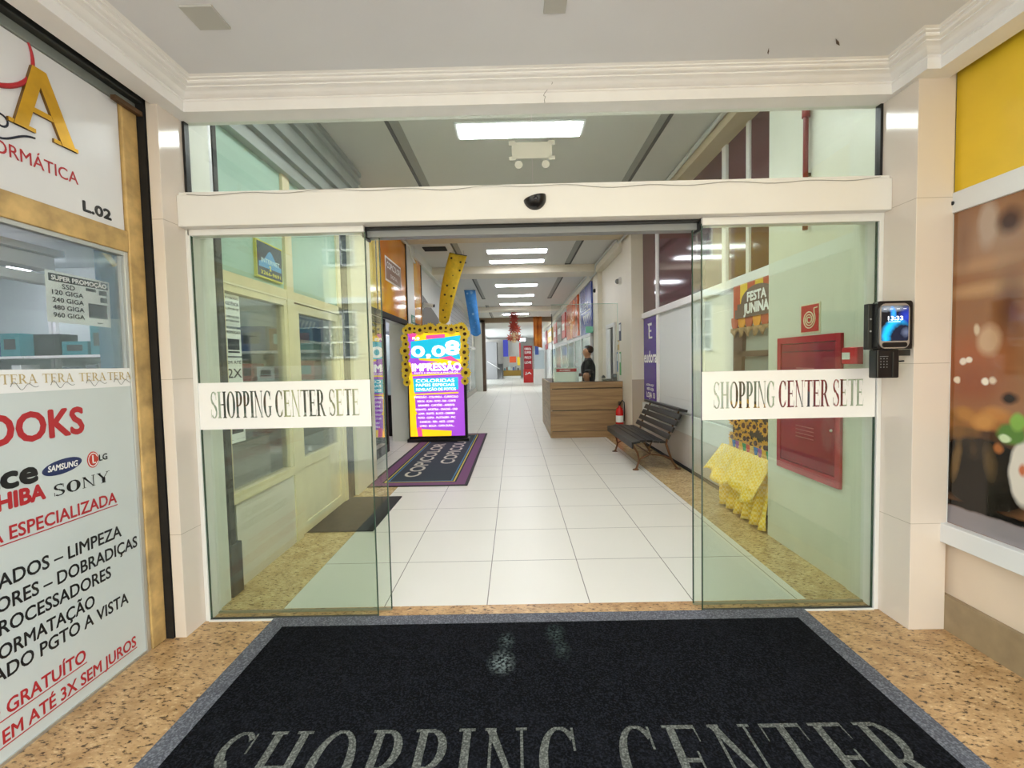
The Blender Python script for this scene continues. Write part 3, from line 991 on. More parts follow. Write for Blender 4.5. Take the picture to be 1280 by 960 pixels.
BZ = (.55, .95, 1.28, 1.585)
nth = ['first', 'second', 'third', 'fourth', 'fifth', 'sixth', 'seventh', 'eighth', 'ninth', 'tenth', 'eleventh', 'twelfth']
for xa, xb, bay in ((-3.48, -2.0, 'doorside'), (-5.0, -3.5, 'middle'), (-6.5, -5.02, 'street-side')):
    t = thing('display_shelf', 'white shelves with goods along the shop back wall, %s bay' % bay, 'shelves', ((xa + xb) / 2, 4.8, 0), 'back wall shelves')
    for z in BZ:
        MB().box(xa, xb, 4.62, 4.96, z - .025, z).build('shelf_board', WHITE, t)
    for x in (xa, xb - .03):
        MB().box(x, x + .03, 4.93, 4.97, 0, 2.0).build('upright', ALUW, t)
    MB().box(xa, xb, 4.97, 4.985, 0, 2.0).build('back_panel', SHOPW, t)
    for z, hs, cols_, nm in ((1.585, (.13, .30), (0, 0, 6, 2, 7, 3, 0, 4), 'top'), (1.28, (.14, .25), (2, 1, 1, 5, 1, 7), 'second'), (.95, (.14, .24), (0, 1, 3, 4, 7, 2), 'third')):
        x = xb - .05; i = 0
        rnd = random.Random(int(z * 100) + len(bay))
        while x > xa + .24 and i < 12:
            w = rnd.uniform(.16, .30) if nm == 'top' else rnd.uniform(.10, .22)
            h = rnd.uniform(*hs); ci = rnd.choice(cols_)
            t = thing('product_box', '%s box, %s from the right on the %s shelf of the %s bay' % (BOXC[ci][1], nth[i], nm, bay), 'box', (x - w / 2, 4.72, z), 'boxes on the back shelves')
            MB().box(x - w, x, 4.645, 4.84, z, z + h).build('carton', BOXM[ci], t, bevel=.004)
            MB().box(x - w * .8, x - w * .2, 4.643, 4.645, z + h * .3, z + h * .75).build('printed_panel', BOXM[(ci + 3) % 8] if rnd.random() < .5 else BOXI, t)
            x -= w + rnd.uniform(.01, .04); i += 1
# blue storage boxes high up
for i, y in enumerate((1.25, 1.82)):
    t = thing('storage_crate', 'blue storage crate on top of the shop pelmet, %s' % ('street end' if i == 0 else 'poster end'), 'crate', (-2.55, y, 2.0), 'crates above the pelmet')
    MB().box(-2.8, -2.32, y - .2, y + .2, 2.00, 2.25).build('bin', BOXM[4], t, bevel=.01)
    MB().box(-2.82, -2.30, y - .21, y + .21, 2.25, 2.28).build('lid', BLACK, t)
tag(MB().box(-2.95, -2.2, 0.45, 2.25, 1.97, 2.0).build('loft_board', WHITE), 'white loft board inside the shop under the blue crates', 'board')
# glass display counter by the door
t = thing('display_counter', 'low white glass-topped display counter inside the shop behind the door', 'counter', (-2.6, 3.6, 0))
MB().box(-2.9, -2.35, 2.9, 4.3, 0, .78).build('body', WHITE, t, bevel=.006)
MB().box(-2.92, -2.33, 2.88, 4.32, .78, .80).build('top', mat('counter_glass', '#b9cbd0', .08), t)

# ------------------------------------------------------------------ right shop front: yellow panel and food poster
t = thing('yellow_fascia', 'plain yellow fascia panel above the food poster', 'panel', (2.18, 1.0, 2.19))
YEL = mat('yellow_panel', '#f0c832', .4, var=.08, scale=3)
MB().box(2.178, 2.188, 0.45, 2.285, 2.195, 2.80).build('panel', YEL, t)
MB().box(2.168, 2.19, 2.287, 2.308, 2.19, 2.82).build('edge_strip', ALU, t)
t = thing('poster_frame', 'white aluminium frame round the food poster with a deep bottom sill', 'frame', (2.17, 1.0, .456))
MB().box(2.160, 2.189, 0.45, 2.308, 2.092, 2.19).build('rail', ALUW, t, bevel=.003)
MB().box(2.165, 2.189, 2.283, 2.308, .553, 2.092).build('stile', ALUW, t, bevel=.002)
MB().box(2.135, 2.189, 0.45, 2.312, .456, .553).build('sill', ALUW, t, bevel=.004)
MB().lathe([(.0005, -.006), (.009, -.006), (.010, 0)], (2.160, 2.275, 2.14), 'X', 12).build('screw_cap', BLACK, t)
FOOD = [
    (2.118, 1.921, 0.249, 0.186, 0, '#a98468', 0.90),
    (2.120, 1.993, 0.057, 0.142, 0, '#b9a08c', 0.50),
    (2.029, 1.983, 0.071, 0.079, 0, '#4a2c20', 0.70),
    (2.152, 1.819, 0.220, 0.045, 0, '#b98e68', 0.80),
    (2.149, 1.701, 0.257, 0.049, 0, '#c09468', 0.80),
    (2.019, 1.600, 0.078, 0.213, 0, '#6f4630', 0.90),
    (2.230, 1.951, 0.055, 0.196, 0, '#8f6a50', 0.90),
    (2.178, 1.392, 0.228, 0.172, 0, '#a85f38', 0.80),
    (2.103, 1.464, 0.067, 0.089, 0, '#cfa985', 0.50),
    (2.159, 1.516, 0.019, 0.034, 0, '#dcc4a4', 0.50),
    (2.175, 1.259, 0.228, 0.153, 0, '#955232', 0.80),
    (2.127, 0.840, 0.331, 0.247, 0, '#17100b', 0.35),
    (2.159, 1.081, 0.195, 0.076, 0, '#a56a32', 0.50),
    (2.237, 1.091, 0.088, 0.055, 0, '#8a5c2a', 0.60),
    (2.063, 1.126, 0.082, 0.047, 0, '#c08040', 0.60),
    (2.009, 1.203, 0.045, 0.035, 0, '#24160e', 0.60),
    (2.078, 1.025, 0.104, 0.033, 0, '#4a2c14', 0.60),
    (2.188, 1.027, 0.077, 0.039, 0, '#6d4a22', 0.70),
    (2.244, 0.879, 0.028, 0.134, 8, '#6f5530', 0.60),
    (2.085, 0.902, 0.042, 0.110, -8, '#57442a', 0.70),
    (2.163, 0.954, 0.038, 0.076, 0, '#3a2a18', 0.80),
    (2.049, 0.975, 0.027, 0.029, 0, '#b06a34', 0.60),
    (2.220, 1.366, 0.020, 0.020, 0, '#efe0cc', 0.40),
    (2.193, 1.373, 0.019, 0.019, 0, '#f4e6d2', 0.40),
    (2.246, 1.275, 0.020, 0.020, 0, '#ecd8bc', 0.40),
    (2.116, 1.273, 0.021, 0.022, 0, '#f4e8d4', 0.40),
    (2.081, 1.278, 0.021, 0.022, 0, '#e4cfb4', 0.50),
    (1.937, 0.886, 0.073, 0.164, 0, '#ded6c8', 0.20),
    (1.950, 0.897, 0.018, 0.034, 0, '#c8704a', 0.60),
    (1.998, 1.045, 0.071, 0.053, 0, '#5a8034', 0.35),
    (1.974, 1.101, 0.038, 0.049, 0, '#86b04a', 0.40),
    (2.024, 1.023, 0.030, 0.021, 0, '#cfe0b0', 0.40),
    (2.20, 1.11, .075, .045, 20, '#b3793a', .6),
    (2.12, 1.085, .07, .05, -15, '#c98d48', .6),
    (2.24, 1.02, .05, .05, 0, '#7a5224', .6),
    (1.6, .663, 2.0, .022, 0, '#0c0806', .5),
    (1.6, .600, 2.0, .055, 0, '#8f8789', .2)]
PO = picture('food_print', '#9a6a45', FOOD, 'YZ', .10, .018, 14)
t = thing('food_poster', 'large glossy poster of a meal with lettuce and bread under the yellow fascia', 'poster', (2.18, 1.0, .553))
MB().box(2.176, 2.188, 0.45, 2.282, .553, 2.092).build('print', PO, t)

# ------------------------------------------------------------------ corridor: left side
struct(MB().box(-1.95, -1.757, 2.52, 2.70, 0, 3.7).build('wall_left_stub', WALLW))
t = thing('shutter_post', 'dark steel shutter post just inside the entrance on the left', 'post', (-1.775, 2.77, 0))
MB().box(-1.815, -1.765, 2.735, 2.79, .30, 2.95).build('channel', DARK, t, bevel=.003)
MB().box(-1.83, -1.755, 2.72, 2.83, 0, .32).build('base', DARK, t, bevel=.003)
XI = -1.80
t = thing('inner_shop_front', 'cream metal shop front with green top panels inside the entrance', 'shop front', (XI, 3.75, 0))
GREEN = mat('pale_green_panel', '#a9c9b8', .35, var=.08, scale=2)
MB().box(XI - .03, XI, 2.79, 3.595, 2.02, 2.92).build('green_panel', GREEN, t)
MB().box(XI - .03, XI, 3.705, 4.72, 2.02, 2.92).build('green_panel', GREEN, t)
MB().box(XI - .06, XI + .02, 2.79, 4.74, 1.94, 2.02).build('transom_rail', YCREAM, t, bevel=.003)
MB().box(XI - .06, XI + .022, 3.60, 3.71, .0, 2.92).build('mullion', YCREAM, t, bevel=.003)
m = MB().box(XI - .05, XI + .015, 2.80, 3.60, 1.895, 1.94).box(XI - .05, XI + .015, 3.555, 3.60, .62, 1.895).box(XI - .05, XI + .015, 2.80, 2.83, .62, 1.895).box(XI - .05, XI + .025, 2.80, 3.60, .55, .62)
m.build('sash', YCREAM, t, bevel=.003)
MB().box(XI - .02, XI - .012, 2.83, 3.555, .62, 1.895).build('pane', GLASSC, t)
MB().box(XI - .06, XI + .02, 4.66, 4.74, 0, 2.92).build('post', YCREAM, t, bevel=.003)
struct(MB().box(XI - .08, XI + .012, 2.84, 3.60, 0, .55).build('wall_left_low', mat('low_wall_tile', '#d9d2c4', .2)))
t = thing('shop_door', 'cream metal shop door with glazed upper half and solid lower panel', 'door', (XI, 4.18, .01))
m = MB().box(XI - .045, XI + .012, 3.712, 3.80, .012, 1.93).box(XI - .045, XI + .012, 4.575, 4.655, .012, 1.93).box(XI - .045, XI + .012, 3.80, 4.575, 1.86, 1.93).box(XI - .045, XI + .012, 3.80, 4.575, .56, .65).box(XI - .045, XI + .012, 3.80, 4.575, .012, .10)
fr = m.build('frame', YCREAM, t, bevel=.003)
MB().box(XI - .03, XI - .002, 3.80, 4.575, .10, .56).build('panel', YCREAM, t)
MB().box(XI - .02, XI - .012, 3.80, 4.575, .65, 1.86).build('pane', GLASSC, t)
MB().tube([(XI + .012, 3.755, 1.02), (XI + .05, 3.755, 1.02), (XI + .05, 3.86, 1.02)], .009, 8).build('handle', ALU, fr)
# framed sign
t = thing('framed_sign', 'small dark blue sign with yellow rim on the green panel', 'sign', (XI + .015, 3.37, 2.06))
MB().box(XI, XI + .02, 3.19, 3.545, 2.055, 2.315).build('frame', mat('yellow_rim', '#d6cf4a', .4), t)
MB().box(XI + .02, XI + .022, 3.20, 3.535, 2.065, 2.305).build('board', mat('sign_navy', '#25384a', .3), t)
m = MB()
arc = [(XI + .022, 3.215 + .305 * i / 12, 2.185 + .075 * math.exp(-((i - 6) / 2.6) ** 2) - .02 * abs(i - 6) / 6) for i in range(13)]
m.prism(arc + [(XI + .022, 3.52, 2.13), (XI + .022, 3.215, 2.13)], (.001, 0, 0))
m.build('blue_emblem', mat('sign_blue', '#5aa2d8', .4), t)
m = MB().text('INTERNET', (XI + .023, 3.245, 2.165), Y_, Z_, .032, .25, bold=.02)
m.build('pale_lettering', mat('pale_cyan', '#cdeff5', .4), t, weld=False)
m = MB().text('3266-9691', (XI + .023, 3.235, 2.080), Y_, Z_, .026, .27, bold=.03).text('2', (XI + .0235, 3.35, 2.118), Y_, Z_, .035, bold=.05)
m.build('yellow_lettering', mat('yellow_ink', '#e8e03a', .4), t, weld=False)
# paper notices inside the window
def notice(z0, z1, label, rows, y0=2.845, y1=3.015):
    t = thing('paper_notice', label, 'poster', (XI - .011, (y0 + y1) / 2, z0), 'notices in the inner shop window')
    MB().box(XI - .0115, XI - .0105, y0, y1, z0, z1).build('sheet', PAPER, t)
    m = MB()
    for s, z, h in rows:
        if s:
            m.text(s, (XI - .0105, y0 + .012, z), Y_, Z_, h, y1 - y0 - .024, bold=.015)
        else:
            m.box(XI - .0105, XI - .0095, y0 + .03, y1 - .02, z, z + h)
    m.build('print', INKK, t, weld=False)
notice(1.68, 1.885, 'white notice about technical assistance in the inner shop window, topmost', [('NOTEBOOKS', 1.855, .014), ('ASSIST\u00caNCIA', 1.815, .022), ('SUPORTE', 1.785, .014), ('COMPUTADORES', 1.735, .014), ('NOTEBOOKS', 1.71, .012)])
notice(1.49, 1.665, 'white notice with black headline and picture in the inner shop window', [('PROMO\u00c7\u00c3O', 1.635, .018), ('', 1.53, .07), ('', 1.51, .012)])
notice(1.30, 1.48, 'white notice offering two instalments in the inner shop window', [('EM AT\u00c9', 1.44, .02), ('2X', 1.35, .06)])
notice(.93, 1.08, 'white notice low in the inner shop window under the door band', [('', .99, .05), ('...', .95, .01)])

# grey roller shutter guides seen through the transom
t = thing('corridor_shutter_box', 'large grey ribbed roller shutter housing high on the left corridor wall', 'shutter', (-1.83, 4.0, 2.92))
prof2 = [(-1.95, 2.92), (-1.74, 2.92), (-1.74, 2.98), (-1.79, 2.985), (-1.79, 3.06), (-1.75, 3.065), (-1.75, 3.12), (-1.80, 3.13), (-1.80, 3.22), (-1.76, 3.225), (-1.76, 3.30), (-1.81, 3.31), (-1.81, 3.40), (-1.77, 3.405), (-1.77, 3.47), (-1.81, 3.48), (-1.81, 3.56), (-1.785, 3.57), (-1.785, 3.60), (-1.80, 3.605), (-1.80, 3.64), (-1.775, 3.645), (-1.775, 3.69), (-1.95, 3.69)]
MB().prism([(x, 2.76, z) for x, z in prof2], (0, 2.74, 0)).build('housing', mat('shutter_zinc', '#a7aea9', .45, .35, var=.12, scale=4), t)
MB().box(-1.82, -1.765, 2.70, 2.75, 2.20, 3.69).build('guide_rail', ALU, t)

struct(MB().box(-2.1, -1.74, 4.92, 5.6, 0, 2.915).build('wall_left_column', CREAM))
tag(MB().box(-1.81, -1.77, 4.76, 4.90, 0, 2.92).build('door_jamb_strip', BLACKM), 'black upright strip between the shop door and the cream column', 'strip')
m = MB().box(-1.835, -1.235, 3.80, 4.80, 0, .010)
t = thing('rubber_mat', 'plain black rubber mat before the cream shop door', 'mat', (-1.5, 4.3, 0))
m.build('mat_sheet', mat('black_rubber', '#17181a', .7, bump=.3, scale=150), t)

# ------------------------------------------------------------------ copy shop on the left
ORG = picture('orange_print', '#e0912a', [
    (6.3, 2.7, .7, .9, 0, '#e7c245', .4), (6.0, 2.4, .5, .5, 30, '#ddd070', .5), (7.2, 2.5, .5, .25, 50, '#f0b030', .6), (7.8, 2.6, .35, .7, -20, '#cf7a24', .6), (7.0, 3.2, .4, .5, 20, '#d9801f', .5),
    (6.7, 2.3, .35, .12, 40, '#f3c552', .5), (7.6, 3.3, .3, .4, 0, '#e79a35', .6), (8.0, 2.3, .4, .2, 40, '#efb23c', .6), (9.3, 2.9, .3, .9, 15, '#f0b84a', .5)], 'YZ', .12, .25, 3)
t = thing('copy_shop_fascia', 'large glossy orange fascia panel over the copy shop front', 'sign', (-1.95, 7.0, 2.18))
MB().box(-2.0, -1.95, 5.62, 8.36, 2.22, 3.60).build('panel', ORG, t)
m = MB().box(-2.0, -1.935, 5.62, 8.40, 2.14, 2.22).box(-2.0, -1.935, 8.36, 8.40, 2.22, 3.62).box(-2.0, -1.94, 6.55, 6.58, 2.22, 3.60)
m.build('black_frame', BLACKM, t)
m = MB().box(-1.949, -1.945, 7.02, 7.98, 2.72, 3.10)
m.build('white_plate', mat('plate_white', '#efe9dd', .3), t)
m = MB().box(-1.945, -1.943, 7.05, 7.95, 2.75, 3.07)
m.build('brown_plate', mat('plate_brown', '#7a4a2a', .3), t)
m = MB().text('COPICOLOR', (-1.943, 7.10, 2.93), Y_, Z_, .10, .80, bold=.03)
m.text('DIGITAL', (-1.943, 7.3, 2.80), Y_, Z_, .06, .42, bold=.01)
m.build('lettering', INKW, t, weld=False)
struct(MB().box(-2.3, -1.93, 8.40, 8.95, 0, 3.7).build('wall_left_pillar', WALLW))
t = thing('narrow_fascia', 'narrow orange fascia panel beyond the white pillar', 'sign', (-1.95, 9.3, 2.2))
MB().box(-2.0, -1.95, 8.98, 9.72, 2.24, 3.60).build('panel', ORG, t)
MB().box(-2.0, -1.94, 8.95, 9.75, 2.18, 2.24).box(-2.0, -1.94, 9.72, 9.76, 2.24, 3.62).box(-2.0, -1.94, 8.95, 8.98, 2.24, 3.62).build('black_frame', BLACKM, t)
t = thing('number_plate', 'small green shop number plate on the white pillar', 'sign', (-1.925, 8.75, 2.22))
MB().box(-1.93, -1.922, 8.62, 8.92, 2.2, 2.36).build('plate', mat('plate_green', '#3f8f72', .4), t)
MB().text('65', (-1.922, 8.68, 2.235), Y_, Z_, .09, .18, bold=.03).build('digits', INKW, t, weld=False)

# shop-front glass below the fascia, black frame and counter
t = thing('copy_shop_window', 'black framed glass front of the copy shop reflecting the lit sign', 'shop front', (-2.12, 6.6, 0))
m = MB().box(-2.15, -2.09, 7.36, 7.44, 0, 2.16).box(-2.15, -2.09, 5.62, 7.36, 2.08, 2.16).box(-2.15, -2.09, 5.62, 5.68, 0, 2.16).box(-2.15, -2.09, 5.68, 7.36, 0, .12)
m.build('frame', BLACKM, t)
MB().box(-2.125, -2.115, 5.68, 7.36, .12, 2.08).build('pane', glass_mat('mirror_glass', '#aab6b2', .42), t)
struct(MB().box(-2.2, -2.0, 5.6, 8.4, 2.16, 3.7).build('wall_left_lintel', WALLW))
struct(MB().box(-6.1, -6.0, 5.2, 10.2, 0, 2.7).box(-6.0, -2.3, 5.25, 5.35, 0, 2.7).box(-6.0, -2.3, 9.9, 10.0, 0, 2.7).build('wall_left_copy_shop', mat('copy_wall', '#cfd6da', .6)))
struct(MB().box(-6.1, -2.2, 5.2, 10.2, 2.6, 2.7).build('ceiling_copy_shop', CEIL_IN))
struct(MB().box(-6.1, -3.2, 5.2, 10.2, -.1, 0).build('floor_copy_shop', TILE))
t = thing('copy_counter', 'low black counter inside the copy shop entrance', 'counter', (-2.6, 9.2, 0))
MB().box(-3.6, -2.32, 9.0, 9.35, 0, .78).build('body', BLACKM, t, bevel=.005)
MB().box(-3.65, -2.31, 8.96, 9.4, .78, .82).build('top', BLACK, t, bevel=.004)
tag(MB().prism([(-2.62, 9.0, .82), (-2.44, 9.0, .82), (-2.44, 9.0, 2.0), (-2.66, 9.0, 2.05)], (0, .06, 0)).build('paper_roll', mat('roll_paper', '#cfdedc', .6, var=.06, scale=9), bevel=.02), 'tall pale paper roll standing on the black counter', 'roll')
t = thing('copy_shelf', 'grey shelves with copy shop supplies behind the counter', 'shelves', (-3.3, 9.8, 0))
for z in (.9, 1.25, 1.6, 1.95):
    MB().box(-4.2, -2.35, 9.6, 9.9, z - .02, z).build('shelf_board', ALU, t)
for x in (-4.2, -3.3, -2.38):
    MB().box(x, x + .03, 9.6, 9.9, 0, 2.3).build('upright', ALU, t)
rnd = random.Random(21)
for zi, z in enumerate((.9, 1.25, 1.6, 1.95)):
    x = -4.1
    k = 0
    while x < -2.5:
        w = rnd.uniform(.12, .28); h = rnd.uniform(.10, .26)
        ci = rnd.choice([0, 1, 4, 7, 7, 2])
        o = MB().box(x, x + w, 9.62, 9.82, z, z + h).build('supply_box', BOXM[ci], bevel=.004)
        tag(o, '%s supply box on the %s copy shop shelf' % (BOXC[ci][1], ('lowest', 'second', 'third', 'top')[zi]), 'box', 'supply boxes on the copy shop shelves')
        x += w + rnd.uniform(.03, .09); k += 1
t = thing('tube_lamp', 'long tube lamp over the copy shop counter', 'lamp', (-3.1, 8.6, 2.55), 'tube lamps in the copy shop')
MB().box(-3.7, -2.4, 8.55, 8.65, 2.58, 2.6).build('fixture', ALUW, t)
MB().box(-3.68, -2.42, 8.56, 8.64, 2.55, 2.58).build('tube', SHOPL, t)

# striped door mat of the copy shop
t = thing('striped_mat', 'dark slate doormat with purple and coloured stripe border lettered twice', 'mat', (-1.16, 7.1, 0))
x0, x1, y0, y1 = -1.76, -.575, 5.2, 9.1
MB().box(x0, x1, y0, y1, 0, .008).build('backing', BLACKM, t)
m = MB()
bands = [(.035, '#7d4a7e', .15), (.15, '#20242a', .17), (.17, '#c7b457', .19), (.19, '#20242a', .205), (.205, '#4a7ea0', .222), (.222, '#2e3a44', None)]
mats_ = [mat('mat_purple', '#74486f', .9), mat('mat_line', '#20242a', .9), mat('mat_yellow', '#c7b457', .9), mat('mat_blue', '#4a7ea0', .9), mat('mat_slate', '#2c3740', .9)]
for a, b, mi in ((.035, .15, 0), (.15, .17, 1), (.17, .19, 2), (.19, .203, 1), (.203, .222, 3)):
    z = .0085
    for q in ((x0 + a, x0 + b, y0 + a, y1 - a), (x1 - b, x1 - a, y0 + a, y1 - a), (x0 + b, x1 - b, y0 + a, y0 + b), (x0 + b, x1 - b, y1 - b, y1 - a)):
        m.box(q[0], q[1], q[2], q[3], .004, z, mi)
m.box(x0 + .222, x1 - .222, y0 + .222, y1 - .222, .004, .0085, 4)
m.build('pattern', mats_, t)
m = MB()
for (xx, yy) in ((-1.24, 5.62), (-.90, 6.35)):
    m.text('COPICOLOR', (xx, yy, .0088), Y_, -X_, .20, 2.35, off=.0005, bold=.05)
m.build('black_outline', INKK, t, weld=False)
m = MB()
for (xx, yy) in ((-1.24, 5.62), (-.90, 6.35)):
    m.text('COPICOLOR', (xx, yy + .01, .0088), Y_, -X_, .20, 2.33, off=.0012, bold=.015)
m.build('lettering', mat('mat_cream', '#c9c6b4', .9), t, weld=False)

# ------------------------------------------------------------------ lit totem with sunflowers
TY = 8.30
t = thing('lightbox_totem', 'tall lit advertising totem in purple, yellow and cyan by the copy shop', 'sign', (-1.42, TY, 0))
TX0, TX1 = -1.955, -.885


def T(u, v):          # u,v in 0..1 across the lit face
    return Vector((-1.925 + .995 * u, TY - .062, .105 + 1.88 * v))


MB().box(TX0, TX1, TY - .05, TY + .07, .06, 2.03).build('case', BLACKM, t, bevel=.01)
MB().box(TX0 - .02, TX1 + .03, TY - .12, TY + .14, .0, .06).build('base', BLACK, t, bevel=.006)
E = .55
LB = {'p': mat('lit_purple', '#a24ad0', .3, emit=E), 'y': mat('lit_yellow', '#ffcf1a', .3, emit=E), 'c': mat('lit_cyan', '#18b8d8', .3, emit=E), 'w': mat('lit_white', '#fdfcff', .3, emit=E * 1.3), 'm': mat('lit_magenta', '#e04a9a', .3, emit=E), 'o': mat('lit_orange', '#f08a28', .3, emit=E)}
lbm = [LB[k] for k in 'pycwmo']


def patch(m, pts, mi, lift):
    m.face([T(u, v) + Vector((0, -lift, 0)) for u, v in pts], mi)


MB().box(-1.925, -.93, TY - .062, TY - .05, .105, 1.985).build('lit_face', LB['p'], t)
m = MB()
patch(m, [(0, 0), (.12, 0), (.10, .45), (.04, .72), (0, .72)], 1, .0015)
patch(m, [(.1, 0), (.75, 0), (.76, .05), (.12, .075)], 1, .0015)
patch(m, [(.14, 0), (.22, 0), (.2, .1), (.12, .08)], 4, .0020)
patch(m, [(.1, 1), (1, 1), (1, .69), (.86, .685), (.25, .70), (.55, .72), (.2, .74)], 1, .0012)
patch(m, [(0, 1), (.2, 1), (.08, .93)], 4, .0018)
patch(m, [(.06, .92), (.97, .97), (.95, .74), (.05, .76)], 2, .0020)
patch(m, [(.34, .975), (.68, .985), (.68, .95), (.34, .94)], 4, .0026)
patch(m, [(.55, .755), (.95, .71), (.78, .775)], 4, .0026)
patch(m, [(.08, .56), (.9, .57), (.9, .45), (.09, .43)], 2, .0020)
patch(m, [(.06, .60), (.95, .61), (.95, .60), (.06, .585)], 1, .0020)
patch(m, [(.0, .44), (.12, .40), (.06, .30), (.14, .22), (.05, .2)], 1, .0022)
patch(m, [(.08, .415), (.9, .425), (.9, .412), (.08, .402)], 1, .0022)
m.build('artwork', lbm, t, weld=False)
m = MB()
def tt(s, u, v, h, w, bold=.03): m.text(s, T(u, v) + Vector((0, -.003, 0)), X_, Z_, h, w, off=.001, bold=bold)
tt('R$', .09, .938, .045, .13); tt('0,0', .07, .775, .19, .60, .05); tt('8', .69, .79, .24, .24, .06)
tt('IMPRESS\u00c3O', .07, .635, .135, .88, .045)
tt('PRETO E BRANCO A PARTIR DE', .10, .607, .028, .80, .01)
tt('COLORIDAS', .13, .525, .058, .70); tt('PAPEIS ESPECIAIS', .13, .485, .05, .70); tt('REVELA\u00c7\u00c3O DE FOTOS', .13, .443, .05, .72)
rows_ = ['IMPRESS\u00c3O - COLORIDA - CURR\u00cdCULO', 'XEROX - SCAN - FOTO - FAX - CORTE', 'BANNERS - CART\u00d5ES - ADESIVO', 'CONVITE - APOSTILA - CRACH\u00c1 - CAD', 'LONA - SULFITE - BLOCO - CARIMBO', 'FOTO - COPIA - PLOTAGEM - PVC', 'CANECAS - PEN - ARTE - LOGO', 'LIVRO - BOLSA - CAPA DURA...']
for i, s in enumerate(rows_):
    w = (.80, .70, .66, .76, .66, .68, .62, .62)[i]
    tt(s, .49 - w / 2, .372 - i * .040, .036, w, .02)
m.build('lettering', LB['w'], t, weld=False)

t = thing('sunflower_garland', 'garland of artificial sunflowers edging the top of the lit totem', 'garland', (-1.42, TY - .06, 1.1))
PET = mat('sunflower_petal', '#ffd93a', .6, var=.08, scale=30); SEED = mat('sunflower_seed', '#4a2810', .8); LEAF = mat('garland_leaf', '#6c6a2a', .7)
sf = []
for i, u in enumerate((.0, .07, .15, .24, .33, .42, .51, .60, .69, .78, .87, .95, 1.0)):
    big = i % 2 == 1
    sf.append((TX0 + .01 + (TX1 - TX0 - .02) * u, 2.035 + (.03 if i % 3 else .0), .105 if big else .075))
for i, z in enumerate((1.90, 1.79, 1.67, 1.55, 1.43, 1.32, 1.22, 1.10)):
    sf.append((TX0 - .02 + .02 * (i % 2), z, .105 if i % 3 == 2 else .078))
for i, z in enumerate((1.95, 1.84, 1.73, 1.62, 1.51, 1.40, 1.25, 1.10)):
    sf.append((TX1 + .0 - .02 * (i % 2), z, .105 if i % 3 == 0 else .078))
pts = [(TX0 - .005, TY - .065, 1.05), (TX0 - .005, TY - .065, 1.6), (TX0, TY - .065, 2.03), (-1.42, TY - .065, 2.05), (TX1, TY - .065, 2.03), (TX1 + .005, TY - .065, 1.05)]
MB().tube(pts, .012, 6).build('vine', LEAF, t)


def flower(m, c, R, mi_p=0, mi_c=1, npet=13, Nrm=Vector((0, -1, 0)), U=X_, V=Z_, cen=.30):
    c = Vector(c)
    for k in range(npet):
        a = 2 * PI * k / npet
        d = U * math.cos(a) + V * math.sin(a); s = U * -math.sin(a) + V * math.cos(a)
        b = c + d * R * .25
        m.face([b + Nrm * .006, c + d * R * .62 + s * R * .30 + Nrm * .010, c + d * R + Nrm * .018, c + d * R * .62 - s * R * .30 + Nrm * .010], mi_p, True)
    ring = [(0.0005, .020), (R * cen * .5, .022), (R * cen * .9, .016), (R * cen, .004)]
    prev = None
    for rr, hh in ring:
        cur = [c + (U * math.cos(2 * PI * k / 12) + V * math.sin(2 * PI * k / 12)) * rr + Nrm * hh for k in range(12)]
        if prev:
            for k in range(12):
                m.face([prev[k], prev[(k + 1) % 12], cur[(k + 1) % 12], cur[k]], mi_c, True)
        prev = cur


for (x, z, R) in sf:
    m = MB(); flower(m, (x, TY - .076, z), R)
    m.build('sunflower', [PET, SEED], t)

# ------------------------------------------------------------------ corridor: left side further on
SLAT = joint_mat('grey_slat_panel', '#a9adae', '#5c6062', (.14,), (.03,), .012, .4, .05, 'Z')
SLAT.name = 'grey_slats'
struct(MB().box(-2.4, -2.0, 9.76, 14.2, 0, 3.7).build('wall_left_far', WALLW))
struct(MB().box(-2.4, -2.0, 14.2, 30.5, 0, 2.2).build('wall_left_back', WALLW))
struct(MB().box(-2.4, -2.02, 14.2, 30.5, 3.5, 3.7).build('wall_left_back_top', WALLW))
tag(MB().box(-2.3, -2.03, 14.2, 22.0, 2.205, 3.495).build('slatted_shutter', SLAT), 'grey horizontal slat shutter on the upper left corridor wall', 'shutter')
tag(MB().box(-2.3, -2.03, 22.0, 30.5, 2.205, 3.495).build('upper_wall_panel', WALLW), 'plain white upper wall panel beyond the slat shutter', 'panel')
MIRR = mat('dark_opening', '#6d6a60', .5)
tag(MB().prism([(-1.999, 10.1, 2.95), (-1.999, 12.2, 2.62), (-1.999, 12.2, 2.2), (-1.999, 10.1, 2.3)], (.006, 0, 0)).build('open_hatch', MIRR), 'brownish open hatch high on the white left wall beside the security camera', 'hatch')
t = thing('shop_pier_trim', 'white upright trim beside the yellow hanging banner', 'trim', (-1.98, 13.5, 0))
MB().box(-2.0, -1.96, 13.0, 14.2, 0, 3.5).build('pilaster', WHITE, t)
t = thing('security_camera', 'white bullet security camera on the left wall beside the orange panel', 'camera', (-1.93, 9.95, 2.6))
MB().lathe([(.05, -.0), (.05, .02), (.02, .03)], (-2.0, 10.0, 2.66), 'X', 14).build('mount', WHITE, t)
MB().tube([(-1.97, 10.0, 2.66), (-1.90, 9.98, 2.70)], .015, 8).build('arm', WHITE, t)
MB().tube([(-1.95, 9.98, 2.72), (-1.72, 9.90, 2.68)], .045, 12).build('housing', WHITE, t)
MB().tube([(-1.73, 9.903, 2.682), (-1.71, 9.897, 2.678)], .035, 12).build('lens', BLACK, t)
